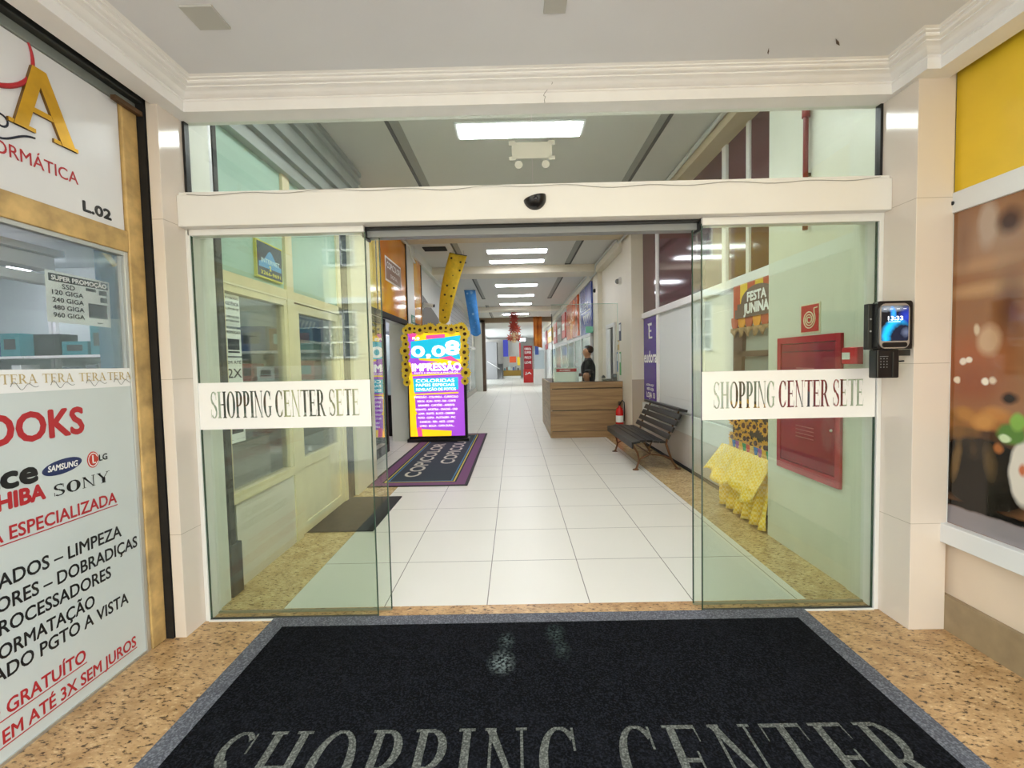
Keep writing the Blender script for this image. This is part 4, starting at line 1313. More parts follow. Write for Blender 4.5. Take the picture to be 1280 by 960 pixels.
# left shop fronts under the slats
t = thing('white_shop_front', 'white framed glazed shop front on the left past the totem', 'shop front', (-1.98, 12, 0))
for y in (10.0, 12.0, 16.0, 20.0, 24.0):
    MB().box(-2.0, -1.95, y, y + .12, 0, 2.2).build('post', WHITE, t)
MB().box(-2.0, -1.94, 9.8, 26, 2.12, 2.22).build('rail', WHITE, t)
MB().box(-1.995, -1.985, 10.1, 24, .2, 2.12).build('pane', mat('pale_shop_glass', '#c5cfd0', .08), t)
MB().box(-2.0, -1.95, 9.8, 26, 0, .2).build('plinth', mat('plinth_grey', '#a9a69c', .5), t)
struct(MB().box(-2.0, -1.62, 23.0, 23.5, 0, 3.6).build('wall_left_return', WALLW))
struct(MB().box(-1.62, -1.46, 23.0, 23.5, 0, 3.6).build('wall_left_end', mat('dark_brown_trim', '#5f4c3a', .5)))

# hanging banners
def banner(fn, W, col, label, dots, dcol):
    t = thing('hanging_banner', label, 'banner', tuple(fn(.5, 1.0)), 'fabric banners hanging from the ceiling')
    mt = mat('banner_' + col[1:], col, .7, var=.12, scale=14)
    m = MB().grid(lambda u, v: fn(u, v), 6, 24)
    m.build('cloth', mt, t, solid=.004)
    m = MB()
    for (u, v, r_) in dots:
        c = fn(u, v) + Vector((0, -.008, 0))
        m.prism([c + Vector((r_ * math.cos(a * PI / 5), 0, r_ * math.sin(a * PI / 5))) for a in range(10)], (0, -.002, 0))
    m.build('print', mat('banner_print_' + col[1:], dcol, .7), t)
    top0, top1 = fn(0, 1), fn(1, 1)
    MB().tube([top0, top1], .008, 8).build('rod', DARK, t)
    m = MB().tube([top0 * .8 + top1 * .2, (top0 * .8 + top1 * .2).to_3d() + Vector((0, 0, 3.70 - (top0 * .8 + top1 * .2).z))], .003, 5)
    m.tube([top0 * .2 + top1 * .8, (top0 * .2 + top1 * .8) + Vector((0, 0, 3.70 - (top0 * .2 + top1 * .8).z))], .003, 5)
    m.build('hanging_wire', WIRE, t)


def yb(u, v):
    w = .35 - .12 * (1 - v) ** 4
    s = 1 - v
    cx = -1.09 - .34 * s - .045 * math.sin(s * PI)
    return Vector((cx + (u - .5) * w * (1 - .12 * s), 9.3 + .03 * math.sin(u * 5 + v * 4) + .1 * s, 3.655 - .06 * u * v - 1.36 * s - .06 * s * (1 - (2 * u - 1) ** 2)))


def bb(u, v):
    s = 1 - v
    return Vector((-1.32 + .16 * s + (u - .5) * (.34 - .03 * s), 14.0 + .04 * math.sin(u * 5 + v * 3), 3.66 - 1.33 * s - .08 * (1 if s > .9 else 0) * (1 - (2 * u - 1) ** 2)))


rnd = random.Random(4)
banner(yb, .36, '#f6cf34', 'yellow fabric banner with dark dots hanging askew from the ceiling', [(.2, .93, .022), (.75, .9, .022), (.85, .78, .022), (.35, .55, .022), (.8, .52, .022), (.3, .42, .022), (.75, .40, .024), (.3, .2, .02), (.5, .1, .018), (.55, .7, .012), (.5, .3, .012)], '#4a3a12')
banner(bb, .34, '#4a98e4', 'blue fabric banner hanging straight from the ceiling', [(.25, .92, .03), (.6, .94, .05), (.5, .45, .04), (.35, .7, .015), (.6, .25, .015), (.4, .15, .015)], '#8fc0ee')

# ------------------------------------------------------------------ corridor: right side
GWALL = mat('greenish_white_wall', '#d9dccb', .3, var=.03)
struct(MB().box(1.975, 2.4, 2.52, 2.70, 0, 3.7).build('wall_right_stub', GWALL))
struct(MB().box(1.985, 2.4, 2.70, 3.57, 0, 3.7).build('wall_right_hose', GWALL))
WPAN = mat('white_panel', '#dfe2de', .25)
struct(MB().box(2.214, 2.4, 3.57, 13.5, 0, 3.7).build('wall_right_inner', WPAN))
struct(MB().box(2.0, 2.25, 3.57, 7.75, 3.56, 3.70).build('trim_4', TAN))
t = thing('maroon_window_band', 'band of glossy maroon upper panes on the right corridor wall', 'window band', (2.2, 5.7, 2.1))
MAR = mat('maroon_glass', '#5a2f35', .08, var=.06, scale=1.5)
BRN = mat('brown_glass', '#7d5a35', .15)
ys = (3.57, 4.26, 4.66, 5.62, 6.85, 7.72)
m = None
for a, b, mm in ((3.60, 4.24, MAR), (4.30, 4.68, MAR), (4.78, 6.90, MAR), (7.03, 7.74, MAR)):
    MB().box(2.195, 2.21, a, b, 2.19, 3.56).build('pane', mm, t)
for y in (4.24, 4.70, 6.92):
    MB().box(2.175, 2.21, y, y + (.06 if y < 4.5 else .09), 2.19, 3.56).build('mullion', WHITE, t, bevel=.003)
MB().box(2.165, 2.21, 3.57, 7.75, 2.10, 2.19).build('rail', WHITE, t, bevel=.004)
t = thing('white_panelling', 'white panelling with ledge below the maroon panes on the right wall', 'panelling', (2.2, 5.7, 0))
for a, b in ((3.60, 5.25), (5.33, 6.88)):
    MB().box(2.19, 2.21, a, b, .72, 2.06).build('panel', WPAN, t, bevel=.004)
    MB().box(2.184, 2.19, a + .15, b - .15, .88, 1.9).build('inset', WPAN, t, bevel=.004)
MB().box(2.165, 2.21, 3.57, 7.75, .45, .70).build('ledge', WPAN, t, bevel=.006)
MB().box(2.185, 2.21, 3.57, 7.75, .0, .45).build('lower_panel', mat('dado_taupe', '#cfc8c2', .25), t)
for y in (5.29, 6.95):
    MB().box(2.175, 2.21, y - .045, y + .045, .70, 2.10).build('stile', WHITE, t, bevel=.003)
struct(MB().box(2.150, 2.186, 3.57, 7.75, 0, .025).build('baseboard_dark', BLACKM))
t = thing('purple_banner', 'tall purple cosmetics shop poster with white lettering on the right wall', 'poster', (2.2, 7.4, .72))
PURP = mat('purple_print', '#4a2a92', .25, var=.12, scale=2)
MB().box(2.196, 2.21, 7.02, 7.735, .72, 2.10).build('print', PURP, t)
m = MB()
U_ = -Y_
m.text('eudora', (2.196, 7.71, 1.37), U_, Z_, .19, .66, bold=.03)
# the emblem: an angular E with a tick
for q in ((7.44, 7.40, 1.75, 2.00), (7.44, 7.28, 1.96, 2.00), (7.44, 7.30, 1.86, 1.89), (7.44, 7.26, 1.75, 1.78)):
    m.box(2.192, 2.1955, q[1], q[0], q[2], q[3])
m.prism([(2.1955, 7.50, 2.0), (2.1955, 7.44, 2.0), (2.1955, 7.42, 1.96), (2.1955, 7.46, 1.96)], (-.003, 0, 0))
m.text('AGORA AQUI', (2.196, 7.60, .985), U_, Z_, .035, .40, bold=.02)
m.text('NESTA LOJA', (2.196, 7.56, .915), U_, Z_, .045, .36, bold=.02)
m.text('LOJA 13', (2.196, 7.58, .80), U_, Z_, .085, .44, bold=.03)
m.build('lettering', INKW, t, weld=False)
# hose cabinet
t = thing('fire_hose_cabinet', 'dark red recessed fire hose cabinet on the right pier', 'cabinet', (1.985, 3.1, .59))
m = MB().box(1.965, 1.985, 2.755, 2.80, .59, 1.545).box(1.965, 1.985, 3.375, 3.42, .59, 1.545).box(1.965, 1.985, 2.80, 3.375, 1.50, 1.545).box(1.965, 1.985, 2.80, 3.375, .59, .655)
m.build('frame', RED, t, bevel=.003)
d = MB().box(1.970, 1.984, 2.803, 3.372, .658, 1.497).build('door', mat('door_red', '#971a2a', .22, var=.12, scale=3), t, bevel=.003)
m = MB()
for z in (1.275, 1.30, 1.325, .925, .90, .875, .85):
    m.box(1.966, 1.970, 3.00, 3.19, z, z + .006)
m.build('vent_slots', mat('vent_light', '#c46a6e', .4), d)
m = MB().lathe([(.0005, -.010), (.07, -.010), (.082, -.006), (.09, 0)], (1.970, 3.09, 1.09), 'X', 24)
m.build('porthole', mat('porthole_glass', '#4a4a66', .08), d)
MB().lathe([(.0005, -.008), (.008, -.008), (.01, 0)], (1.97, 2.835, .94), 'X', 10).build('lock', ALU, d)
MB().box(1.969, 1.9705, 2.82, 3.36, 1.44, 1.444).build('crease', BLACKM, d)
# hose sign
t = thing('fire_hose_sign', 'square red sign with pale hose spiral above the hose cabinet', 'sign', (1.98, 3.065, 1.57))
MB().box(1.979, 1.985, 2.965, 3.165, 1.562, 1.76).build('backing', mat('sign_cream', '#e6dcc0', .4), t)
MB().box(1.977, 1.979, 2.975, 3.155, 1.572, 1.75).build('plate', mat('sign_red', '#c0322a', .35), t)
m = MB()
sp = []
for i in range(70):
    a = i / 69 * 2 * PI * 3 + .6
    r_ = .012 + .052 * i / 69
    sp.append((1.9765, 3.07 - r_ * math.cos(a), 1.655 + r_ * math.sin(a)))
sp += [(1.9765, 3.02, 1.725), (1.9765, 2.985, 1.728)]
m.tube(sp, .0042, 6)
m.build('spiral', mat('sign_spiral', '#f0e6c6', .4), t)
# alarm call point
t = thing('alarm_call_point', 'small red fire alarm call point box beside the glass edge', 'alarm', (1.96, 2.64, 1.35))
MB().box(1.93, 1.975, 2.575, 2.70, 1.358, 1.455).build('box', mat('alarm_red', '#d3202c', .3), t, bevel=.006)
MB().box(1.927, 1.93, 2.63, 2.69, 1.385, 1.425).build('label_plate', PAPER, t)
# sprinkler pipe
t = thing('fire_pipe', 'red sprinkler pipe running down the right pier above the door header', 'pipe', (1.96, 3.085, 2.25))
MB().tube([(1.955, 3.085, 3.70), (1.955, 3.085, 2.25)], .016, 10).build('pipe', mat('pipe_red', '#7d1f22', .35), t)
MB().tube([(1.955, 3.085, 2.98), (1.955, 3.085, 3.04)], .024, 10).build('coupling', mat('pipe_red2', '#8d2326', .35), t)
MB().box(1.955, 1.985, 3.075, 3.095, 2.6, 2.62).build('clip', DARK, t)

# festa junina stall
t = thing('party_stall', 'party booth with striped awning, sunflower front and yellow gingham skirt', 'stall', (2.1, 4.05, 0))
BROWN = mat('booth_brown', '#5d4a3a', .6, var=.15, scale=8)
ST = [mat('awning_red', '#c4542c', .6), mat('awning_yellow', '#f0c62a', .6), mat('awning_orange', '#f2a52c', .6), mat('awning_brick', '#bd5a34', .6)]
XS = 2.12
ya, yb_ = 4.40, 3.62           # far edge, near edge along the wall
n = 6
m = MB()
for i in range(n):
    a = ya + (yb_ - ya) * i / n; b = ya + (yb_ - ya) * (i + 1) / n
    m.box(XS - .01, XS + .02, b, a, 1.76, 2.085, (0, 1)[i % 2])
    c = (a + b) / 2; r_ = abs(a - b) / 2      # scalloped edge
    m.prism([(XS - .022, c + r_ * .96 * math.cos(PI + PI * k / 12), 1.745 + .075 * math.sin(PI + PI * k / 12)) for k in range(13)], (-.008, 0, 0), (3, 2)[i % 2])
    m.box(XS - .03, XS - .01, b, a, 1.743, 1.785, (3, 2)[i % 2])
m.build('awning', ST, t)
sg2 = [(XS - .034, 4.30, 1.77), (XS - .034, 4.30, 1.85), (XS - .034, 4.255, 1.85), (XS - .034, 4.255, 1.90), (XS - .034, 4.22, 1.90)]
for k in range(13):
    a = PI * k / 12
    sg2.append((XS - .034, 3.92 + .27 * math.cos(a), 1.90 + .135 * math.sin(a)))
sg2 += [(XS - .034, 3.63, 1.90), (XS - .034, 3.63, 1.77)]
MB().prism(sg2, (-.01, 0, 0)).build('name_board', mat('name_brown', '#6d5b4e', .6), t)
m = MB().text('FESTA', (XS - .045, 4.07, 1.908), -Y_, Z_, .078, .30, bold=.05).text('JUNINA', (XS - .045, 4.13, 1.803), -Y_, Z_, .086, .40, bold=.05)
m.build('lettering', INKW, t, weld=False)
m = MB().grid(lambda u, v: Vector((XS - .035 - .006 * math.sin(u * 60), yb_ + (ya - yb_) * u, 1.625 + .03 * math.sin(u * 40) * (1 - v) + v * .06)), 60, 2)
m.build('burlap_fringe', mat('burlap', '#a3855c', .9, var=.2, scale=40), t, solid=.004)
m = MB()
m.prism([(XS - .02, 4.40, .0), (XS - .02, 4.30, .0), (XS - .02, 4.20, 1.70), (XS - .02, 4.38, 1.70)], (.05, 0, 0))
m.box(XS - .02, XS + .03, 3.60, 3.66, 0, 1.70)
m.box(XS - .02, XS + .03, 3.66, 4.28, 1.42, 1.47)
m.build('frame_post', BROWN, t)
MB().box(XS + .01, XS + .03, 3.66, 4.3, .62, 1.42).build('back_board', mat('booth_grey', '#8b8f86', .4), t)
MB().box(XS + .015, XS + .03, 3.66, 4.3, 1.47, 1.70).build('opening_glass', mat('booth_pane', '#a9ada2', .2), t)
SUNF = mat('booth_dark_cloth', '#3b3a2a', .8)
MB().box(XS - .03, XS + .01, 3.60, 4.36, .60, 1.02).build('sunflower_cloth', SUNF, t)
m = MB()
rnd = random.Random(8)
for i in range(34):
    y = 3.65 + .68 * ((i * 5 % 11) / 10.0) + rnd.uniform(-.02, .02); z = .67 + .30 * ((i // 11) / 2.0 if i < 33 else .5) + rnd.uniform(-.03, .03)
    flower(m, (XS - .032 - .002 * (i % 5), y, z), rnd.uniform(.05, .068), 0, 1, 11, Vector((-1, 0, 0)), -Y_, Z_, .40)
m.build('sunflower_print', [mat('print_petal', '#dfa22a', .7), SEED], t)
m = MB()
cols = ['#d8502c', '#2f9a5a', '#e8b52a', '#a25a9a', '#2f6fb0', '#efc45a']
for i in range(12):
    y = 3.60 + .78 * i / 12
    m.prism([(XS - .056, y, .635), (XS - .056, y + .075, .635), (XS - .056, y + .037, .52)], (-.004, 0, 0), i % 6)
m.box(XS - .055, XS - .03, 3.60, 4.39, .55, .635, 5)
m.build('bunting', [mat('bunt_' + c[1:], c, .7) for c in cols], t)
mG, nt, N, L, b = new_mat('yellow_gingham')
ck = N.new('ShaderNodeTexChecker'); ck.inputs['Scale'].default_value = 46
ck.inputs[1].default_value = C('#f6cc34'); ck.inputs[2].default_value = C('#fae08a')
L.new(pos_node(N), ck.inputs[0]); L.new(ck.outputs[0], b.inputs['Base Color']); b.inputs['Roughness'].default_value = .8
m = MB()


def skirt(u, v):
    y = 3.585 + .83 * u
    amp = .010 + .038 * (1 - v)
    return Vector((XS - .06 - .08 * (1 - v) - amp * math.sin(u * 2 * PI * 6 + .6 * math.sin(v * 4)), y, .02 + .55 * v))


m.grid(skirt, 110, 10)
m.build('skirt', mG, t, solid=.003)
m = MB()


def over(u, v):
    y = 3.57 + .94 * u * (1 - .06 * v)
    amp = .008 + .018 * (1 - v)
    zb = .30 - .10 * abs(math.sin(u * PI * 2 + .25)) ** 1.5 + .03 * u
    return Vector((XS - .085 - .15 * (1 - v) - amp * math.sin(u * 2 * PI * 5 + 1), y, zb + (.575 - zb) * v))


m.grid(over, 90, 10)
m.build('overskirt', mG, t, solid=.003)

# bench
t = thing('park_bench', 'dark slatted bench with rusty cast iron legs by the right wall', 'bench', (1.8, 6.35, 0))
SLATM = mat('bench_slat', '#211f1e', .4, var=.25, scale=12)
IRON = mat('rusty_iron', '#6a4524', .6, var=.35, scale=25)
BY0, BY1 = 5.66, 7.16
seatp = [(1.50, .375, -8), (1.585, .392, 0), (1.67, .390, 3), (1.755, .380, 6), (1.835, .375, 4)]
for i, (x, z, a) in enumerate(seatp):
    R = Matrix.Rotation(math.radians(a), 3, 'Y')
    w = .055 if i == 0 else .036
    MB().box(x - w, x + w, BY0, BY1, z - .014, z + .014, 0, R).build('seat_slat', SLATM, t, bevel=.005)
MB().box(1.447, 1.47, BY0, BY1, .30, .368).build('front_slat', SLATM, t, bevel=.005)
backp = [(1.915, .44), (1.965, .525), (2.01, .605), (2.05, .685)]
for (x, z) in backp:
    R = Matrix.Rotation(math.radians(27), 3, 'Y')
    MB().box(x - .012, x + .012, BY0, BY1, z - .036, z + .036, 0, R).build('back_slat', SLATM, t, bevel=.005)
MB().box(2.03, 2.145, BY0 - .01, BY1 + .01, .752, .785, 0, Matrix.Rotation(math.radians(10), 3, 'Y')).build('top_slat', SLATM, t, bevel=.006)
for y in (5.80, 7.02):
    m = MB()
    m.tube([(1.53, y, .0), (1.545, y, .03), (1.575, y, .12), (1.555, y, .22), (1.50, y, .31), (1.49, y, .362)], [.016, .014, .013, .014, .016, .014], 8)
    m.lathe([(.0005, .012), (.035, .010), (.042, 0)], (1.53, y, 0), 'Z', 12)
    m.build('leg', IRON, t)
    m = MB()
    m.tube([(2.07, y, .0), (2.05, y, .03), (1.99, y, .12), (1.955, y, .22), (1.92, y, .33), (1.95, y, .45), (2.04, y, .62), (2.085, y, .745)], [.016, .014, .013, .014, .016, .014, .013, .012], 8)
    m.lathe([(.0005, .012), (.035, .010), (.042, 0)], (2.07, y, 0), 'Z', 12)
    m.build('leg', IRON, t)
    m = MB()
    m.tube([(1.57, y, .13), (1.64, y, .17), (1.72, y, .20), (1.80, y, .19), (1.90, y, .17), (1.985, y, .13)], .011, 8)
    m.tube([(1.49, y, .358), (1.60, y, .372), (1.75, y, .36), (1.86, y, .352), (1.92, y, .34)], .012, 8)
    m.tube([(1.72, y, .20), (1.70, y, .28), (1.74, y, .36)], .009, 8)
    m.build('side_bracket', IRON, t)
MB().tube([(1.72, 5.80, .20), (1.72, 7.02, .20)], .009, 8).build('stretcher', IRON, t)

# extinguisher
t = thing('fire_extinguisher', 'red fire extinguisher with white label beside the wooden counter', 'extinguisher', (1.88, 8.2, 0))
m = MB().lathe([(.0005, .165), (.06, .165), (.068, .185), (.068, .50), (.05, .55), (.022, .57), (.018, .60)], (1.88, 8.2, 0), 'Z', 20)
m.build('cylinder', mat('extinguisher_red', '#c81f1c', .25), t)
MB().lathe([(.0690, .30), (.0692, .42)], (1.88, 8.2, 0), 'Z', 12, 0, PI, 2 * PI).build('label_sheet', PAPER, t)
m = MB().box(1.865, 1.895, 8.18, 8.22, .60, .63).box(1.87, 1.89, 8.14, 8.27, .63, .645).box(1.87, 1.89, 8.12, 8.24, .655, .67)
m.build('valve', BLACK, t)
MB().tube([(1.88, 8.18, .61), (1.92, 8.14, .70), (1.95, 8.14, .66), (1.96, 8.16, .5), (1.95, 8.16, .32)], .010, 8).build('hose', BLACK, t)
m = MB().lathe([(.075, 0), (.08, .02), (.07, .165)], (1.88, 8.2, 0), 'Z', 16)
m.build('floor_stand', RED, t)

# pillars, beams
BRNT = mat('brown_portal', '#8a7458', .5)
DADO = mat('taupe_dado_tile', '#b8a995', .2)
struct(MB().box(2.0, 2.3, 7.75, 8.40, 0, 3.7).build('wall_right_pillar', CREAM))
struct(MB().box(1.996, 2.22, 7.735, 7.75, 0, 1.08).build('trim_5', DADO))
struct(MB().box(2.0, 2.3, 10.85, 11.50, 0, 3.7).build('wall_right_pillar_far', CREAM))
struct(MB().box(2.10, 2.3, 8.40, 10.85, 0, 3.7).build('wall_right_counter', CREAM))
for i, (a, b, z, nm) in enumerate(((7.75, 8.40, 3.61, 'trim_6'), (10.85, 11.50, 3.53, 'trim_7'), (18.6, 19.2, 3.55, 'trim_8'), (23.0, 23.5, 3.47, 'trim_10'))):
    struct(MB().box(-2.3, 2.3, a, b, z, 3.72).build(nm, (TAN, CREAM, CREAM, BRNT)[i]))
struct(MB().box(1.95, 2.25, 8.40, 10.85, 3.50, 3.7).box(1.95, 2.25, 11.5, 31, 3.45, 3.7).build('trim_11', CREAM))
struct(MB().box(-2.2, -1.9, 8.95, 30.5, 3.52, 3.7).build('trim_12', WALLW))

# conduits
t = thing('conduit_run', 'grey conduit pipe along the top of the right corridor wall', 'pipe', (1.97, 8, 3.5))
pts = [(1.975, 3.6, 3.66), (1.975, 7.6, 3.66), (1.965, 7.70, 3.60), (1.955, 7.74, 3.56), (1.955, 8.44, 3.56), (1.93, 8.55, 3.64), (1.93, 10.7, 3.64), (1.955, 10.82, 3.48), (1.955, 11.5, 3.48), (1.93, 11.65, 3.62), (1.93, 23, 3.62)]
MB().tube(pts, .022, 8).build('pipe', mat('conduit_grey', '#c9cac3', .4), t)
t = thing('cable_bundle', 'white cable bundle bending round the beam above the copy shop', 'cable', (-1.9, 8, 3.5))
MB().tube([(-1.90, 5.62, 3.64), (-1.90, 7.5, 3.66), (-1.88, 7.7, 3.58), (-1.88, 8.42, 3.58), (-1.89, 8.6, 3.45), (-1.90, 8.95, 3.40)], .02, 8).build('cable', WALLW, t)

# ceiling recess strips (dark slots)
GROOV = mat('slot_dark', '#4c4b46', .7)
SLOTG = mat('slot_grey', '#9b9a92', .6)
slots = [(-1.17, -1.04, 2.6, 7.7), (1.42, 1.53, 2.6, 7.7), (-1.17, -1.04, 8.5, 10.4), (1.22, 1.36, 8.5, 10.75), (-1.10, -.98, 12.2, 16.2), (1.22, 1.36, 11.9, 16.3), (-1.1, -.98, 18.0, 23)]
names = ['over the entrance on the shop side', 'over the entrance on the bench side', 'behind the yellow banner', 'over the wooden counter', 'behind the blue banner', 'over the blue poster', 'near the far end']
for (a, b, c, d), nm in zip(slots, names):
    t = thing('ceiling_slot', 'dark linear air slot in the corridor ceiling ' + nm, 'vent', ((a + b) / 2, (c + d) / 2, 3.69), 'linear slots in the corridor ceiling')
    MB().box(a, b, c, d, 3.692, 3.702).build('blade', SLOTG, t)
    inner = b if a < 0 else a
    MB().box(*( (a, a + .035) if a < 0 else (b - .035, b)), c, d, 3.684, 3.702).build('gap', GROOV, t)
    MB().box(a, b, d - .06, d, 3.680, 3.702).build('end_cap', GROOV, t)
tag(MB().box(-1.75, -1.30, 8.95, 9.25, 3.684, 3.702).build('ceiling_grille', mat('grille_black', '#1c1a18', .8, var=.4, scale=40)), 'ragged black opening in the ceiling left of the yellow banner', 'vent')

# ceiling light panels; those out of view are added as fill
LITH = mat('hall_fill_panel', '#f6f8ff', .4, emit=13)
LIT = mat('panel_light', '#f6f8ff', .4, emit=PANEL_STRENGTH)
names = ['just inside above the door header', 'second from the door header', 'seen through the glass above the doors', 'hidden before the near beam', 'first past the near beam', 'second past the near beam', 'first past the second beam', 'second past the second beam', 'last before the third beam', 'beyond the third beam', 'beyond the third beam again']
for (y, dy), nm in zip(((2.70, .30), (3.45, .30), (4.45, .26), (6.45, .26), (9.28, .28), (10.22, .26), (13.35, .32), (15.4, .32), (17.6, .34), (21.2, .4)), names):
    t = thing('ceiling_light', 'long bright ceiling light panel ' + nm, 'light', (.09, y + dy / 2, 3.69), 'light panels along the corridor ceiling')
    MB().box(-.53, .73, y - .03, y + dy + .03, 3.688, 3.70).build('frame', ALUW, t)
    MB().box(-.50, .70, y, y + dy, 3.680, 3.688).build('diffuser', LIT, t)

for y, nm in ((23.75, 'just past the brown portal beam'), (24.75, 'second past the brown portal beam')):  # added lamps, hidden by the portal beam, to brighten the end hall
    t = thing('hall_fill_light', 'broad unseen fill light added in the end hall ' + nm, 'light', (.0, y, 3.69), 'ceiling lights of the end hall')
    MB().box(-1.05, 1.05, y - .03, y + .53, 3.688, 3.70).build('frame', ALUW, t)
    MB().box(-1.0, 1.0, y, y + .5, 3.680, 3.688).build('diffuser', LITH, t)

# ------------------------------------------------------------------ counter, shield, people
WOODX = wood_mat('counter_wood', '#85684a', '#a88860', 'X')
WOODY = wood_mat('counter_wood_side', '#8a7350', '#b59a70', 'Y')
t = thing('service_counter', 'wood grain service counter with dark seams on the right of the corridor', 'counter', (1.3, 9.4, 0))
m = MB()
for z0, z1 in ((.128, .498), (.514, .903), (.917, 1.03)):
    m.box(.645, 1.985, 8.37, 8.40, z0, z1)
m.build('front_panel', WOODX, t, bevel=.003)
m = MB()
for z0, z1 in ((.0, .500), (.510, 1.03)):
    m.box(.645, .675, 8.40, 10.8, z0, z1)
m.build('side_panel', WOODY, t, bevel=.003)
MB().box(.665, 1.985, 8.375, 8.41, 0, .118).build('plinth', WOODX, t)
MB().box(.66, 1.99, 8.40, 8.75, 1.0, 1.025).box(.68, 1.0, 8.75, 10.8, 1.0, 1.025).build('worktop', BLACK, t)
MB().box(.68, 1.985, 8.40, 8.42, 0.0, 1.0).build('core', DARK, t)
t = thing('glass_shield', 'tall clear glass shield standing on the wooden counter', 'glass screen', (1.3, 8.5, 1.03))
MB().box(.70, 1.93, 8.485, 8.493, 1.028, 2.47).build('pane', GLASSC, t)
MB().box(.700, .715, 8.48, 8.50, 1.026, 2.30).build('edge_post', DARK, t)
MB().box(.70, 1.93, 8.484, 8.494, 2.464, 2.472).box(1.924, 1.932, 8.484, 8.494, 1.03, 2.47).build('polished_edge', mat('green_edge', '#a8c4b2', .2), t)
t = thing('counter_notice', 'pale notice with red heading standing on the counter behind the shield', 'sign', (1.0, 8.56, 1.026))
MB().box(.74, 1.20, 8.54, 8.55, 1.026, 1.30).build('sheet', mat('notice_pale', '#cfe0dc', .5), t)
MB().box(.78, 1.16, 8.535, 8.54, 1.22, 1.28).build('heading', INKR, t)
m = MB().text('AVISO', (.84, 8.535, 1.235), X_, Z_, .03, .2, bold=.03)
m.build('lettering', INKW, t, weld=False)
t = thing('desk_phone', 'dark desk telephone on the counter near the wall', 'telephone', (1.75, 8.62, 1.026))
MB().box(1.66, 1.82, 8.55, 8.70, 1.026, 1.07).build('base', BLACK, t, bevel=.01)
MB().tube([(1.68, 8.56, 1.10), (1.68, 8.62, 1.125), (1.68, 8.69, 1.10)], [.026, .018, .026], 10).build('handset', BLACK, t)
t = thing('card_terminal', 'grey card payment terminal on the counter top', 'terminal', (1.86, 8.62, 1.026))
MB().box(1.84, 1.92, 8.55, 8.66, 1.026, 1.16).build('body', DARK, t, bevel=.01)
MB().box(1.85, 1.91, 8.547, 8.55, 1.10, 1.15).build('screen', mat('card_screen', '#6e7d88', .2), t)


def person(name, label, joints, edges, root, hair_fn, cloth, loc, hair_mat, skin_test):
    """one continuous skinned body; joints: {key: (pos, radius)}"""
    keys = list(joints)
    me = bpy.data.meshes.new('skin_cage')
    me.from_pydata([joints[k][0] for k in keys], [(keys.index(a), keys.index(b)) for a, b in edges], [])
    o = bpy.data.objects.new('skin_cage', me)
    COL.objects.link(o)
    md = o.modifiers.new('skin', 'SKIN'); md.use_smooth_shade = True
    o.modifiers.new('sub', 'SUBSURF').levels = 2
    for i, k in enumerate(keys):
        r_ = joints[k][1]
        me.skin_vertices[0].data[i].radius = r_ if isinstance(r_, tuple) else (r_, r_)
        me.skin_vertices[0].data[i].use_root = (k == root)
    bpy.context.view_layer.update()
    body = bpy.data.meshes.new_from_object(o.evaluated_get(bpy.context.evaluated_depsgraph_get()))
    bpy.data.objects.remove(o)
    t = thing('person', label, 'person', loc)
    body.materials.clear(); body.materials.append(cloth); body.materials.append(SKIN); body.materials.append(PANTS)
    for p in body.polygons:
        p.use_smooth = True
        p.material_index = skin_test(p.center)
    ob = bpy.data.objects.new('body', body)
    COL.objects.link(ob)
    ob.parent = t; ob.matrix_parent_inverse = PARENT_INV[t.name]
    return t


PANTS = mat('dark_trousers', '#22242a', .8)
COATK = mat('black_jacket', '#141518', .75)
HAIRK = mat('dark_hair', '#17120f', .6)


def hand(j, e, w, d, side, pre, curl):
    """palm and five fingers growing from wrist w along d"""
    d = d.normalized(); s = side.normalized()
    palm = w + d * .07
    j[pre + 'palm'] = (tuple(palm), (.030, .016)); e.append((pre + 'wr', pre + 'palm'))
    for i, (o, l) in enumerate(((.027, .065), (.009, .075), (-.010, .07), (-.027, .055))):
        a = palm + s * o + d * .03; b = a + (d * .8 + curl * .5).normalized() * l * .55; c = b + (d * .4 + curl).normalized() * l * .5
        for k, p, r_ in (('a', a, .010), ('b', b, .009), ('c', c, .008)):
            j['%sf%d%s' % (pre, i, k)] = (tuple(p), r_)
        e += [(pre + 'palm', '%sf%da' % (pre, i)), ('%sf%da' % (pre, i), '%sf%db' % (pre, i)), ('%sf%db' % (pre, i), '%sf%dc' % (pre, i))]
    a = w + d * .035 + s * .04; b = a + (d + s * .4).normalized() * .045
    j[pre + 'ta'] = (tuple(a), .011); j[pre + 'tb'] = (tuple(b), .009)
    e += [(pre + 'palm', pre + 'ta'), (pre + 'ta', pre + 'tb')]


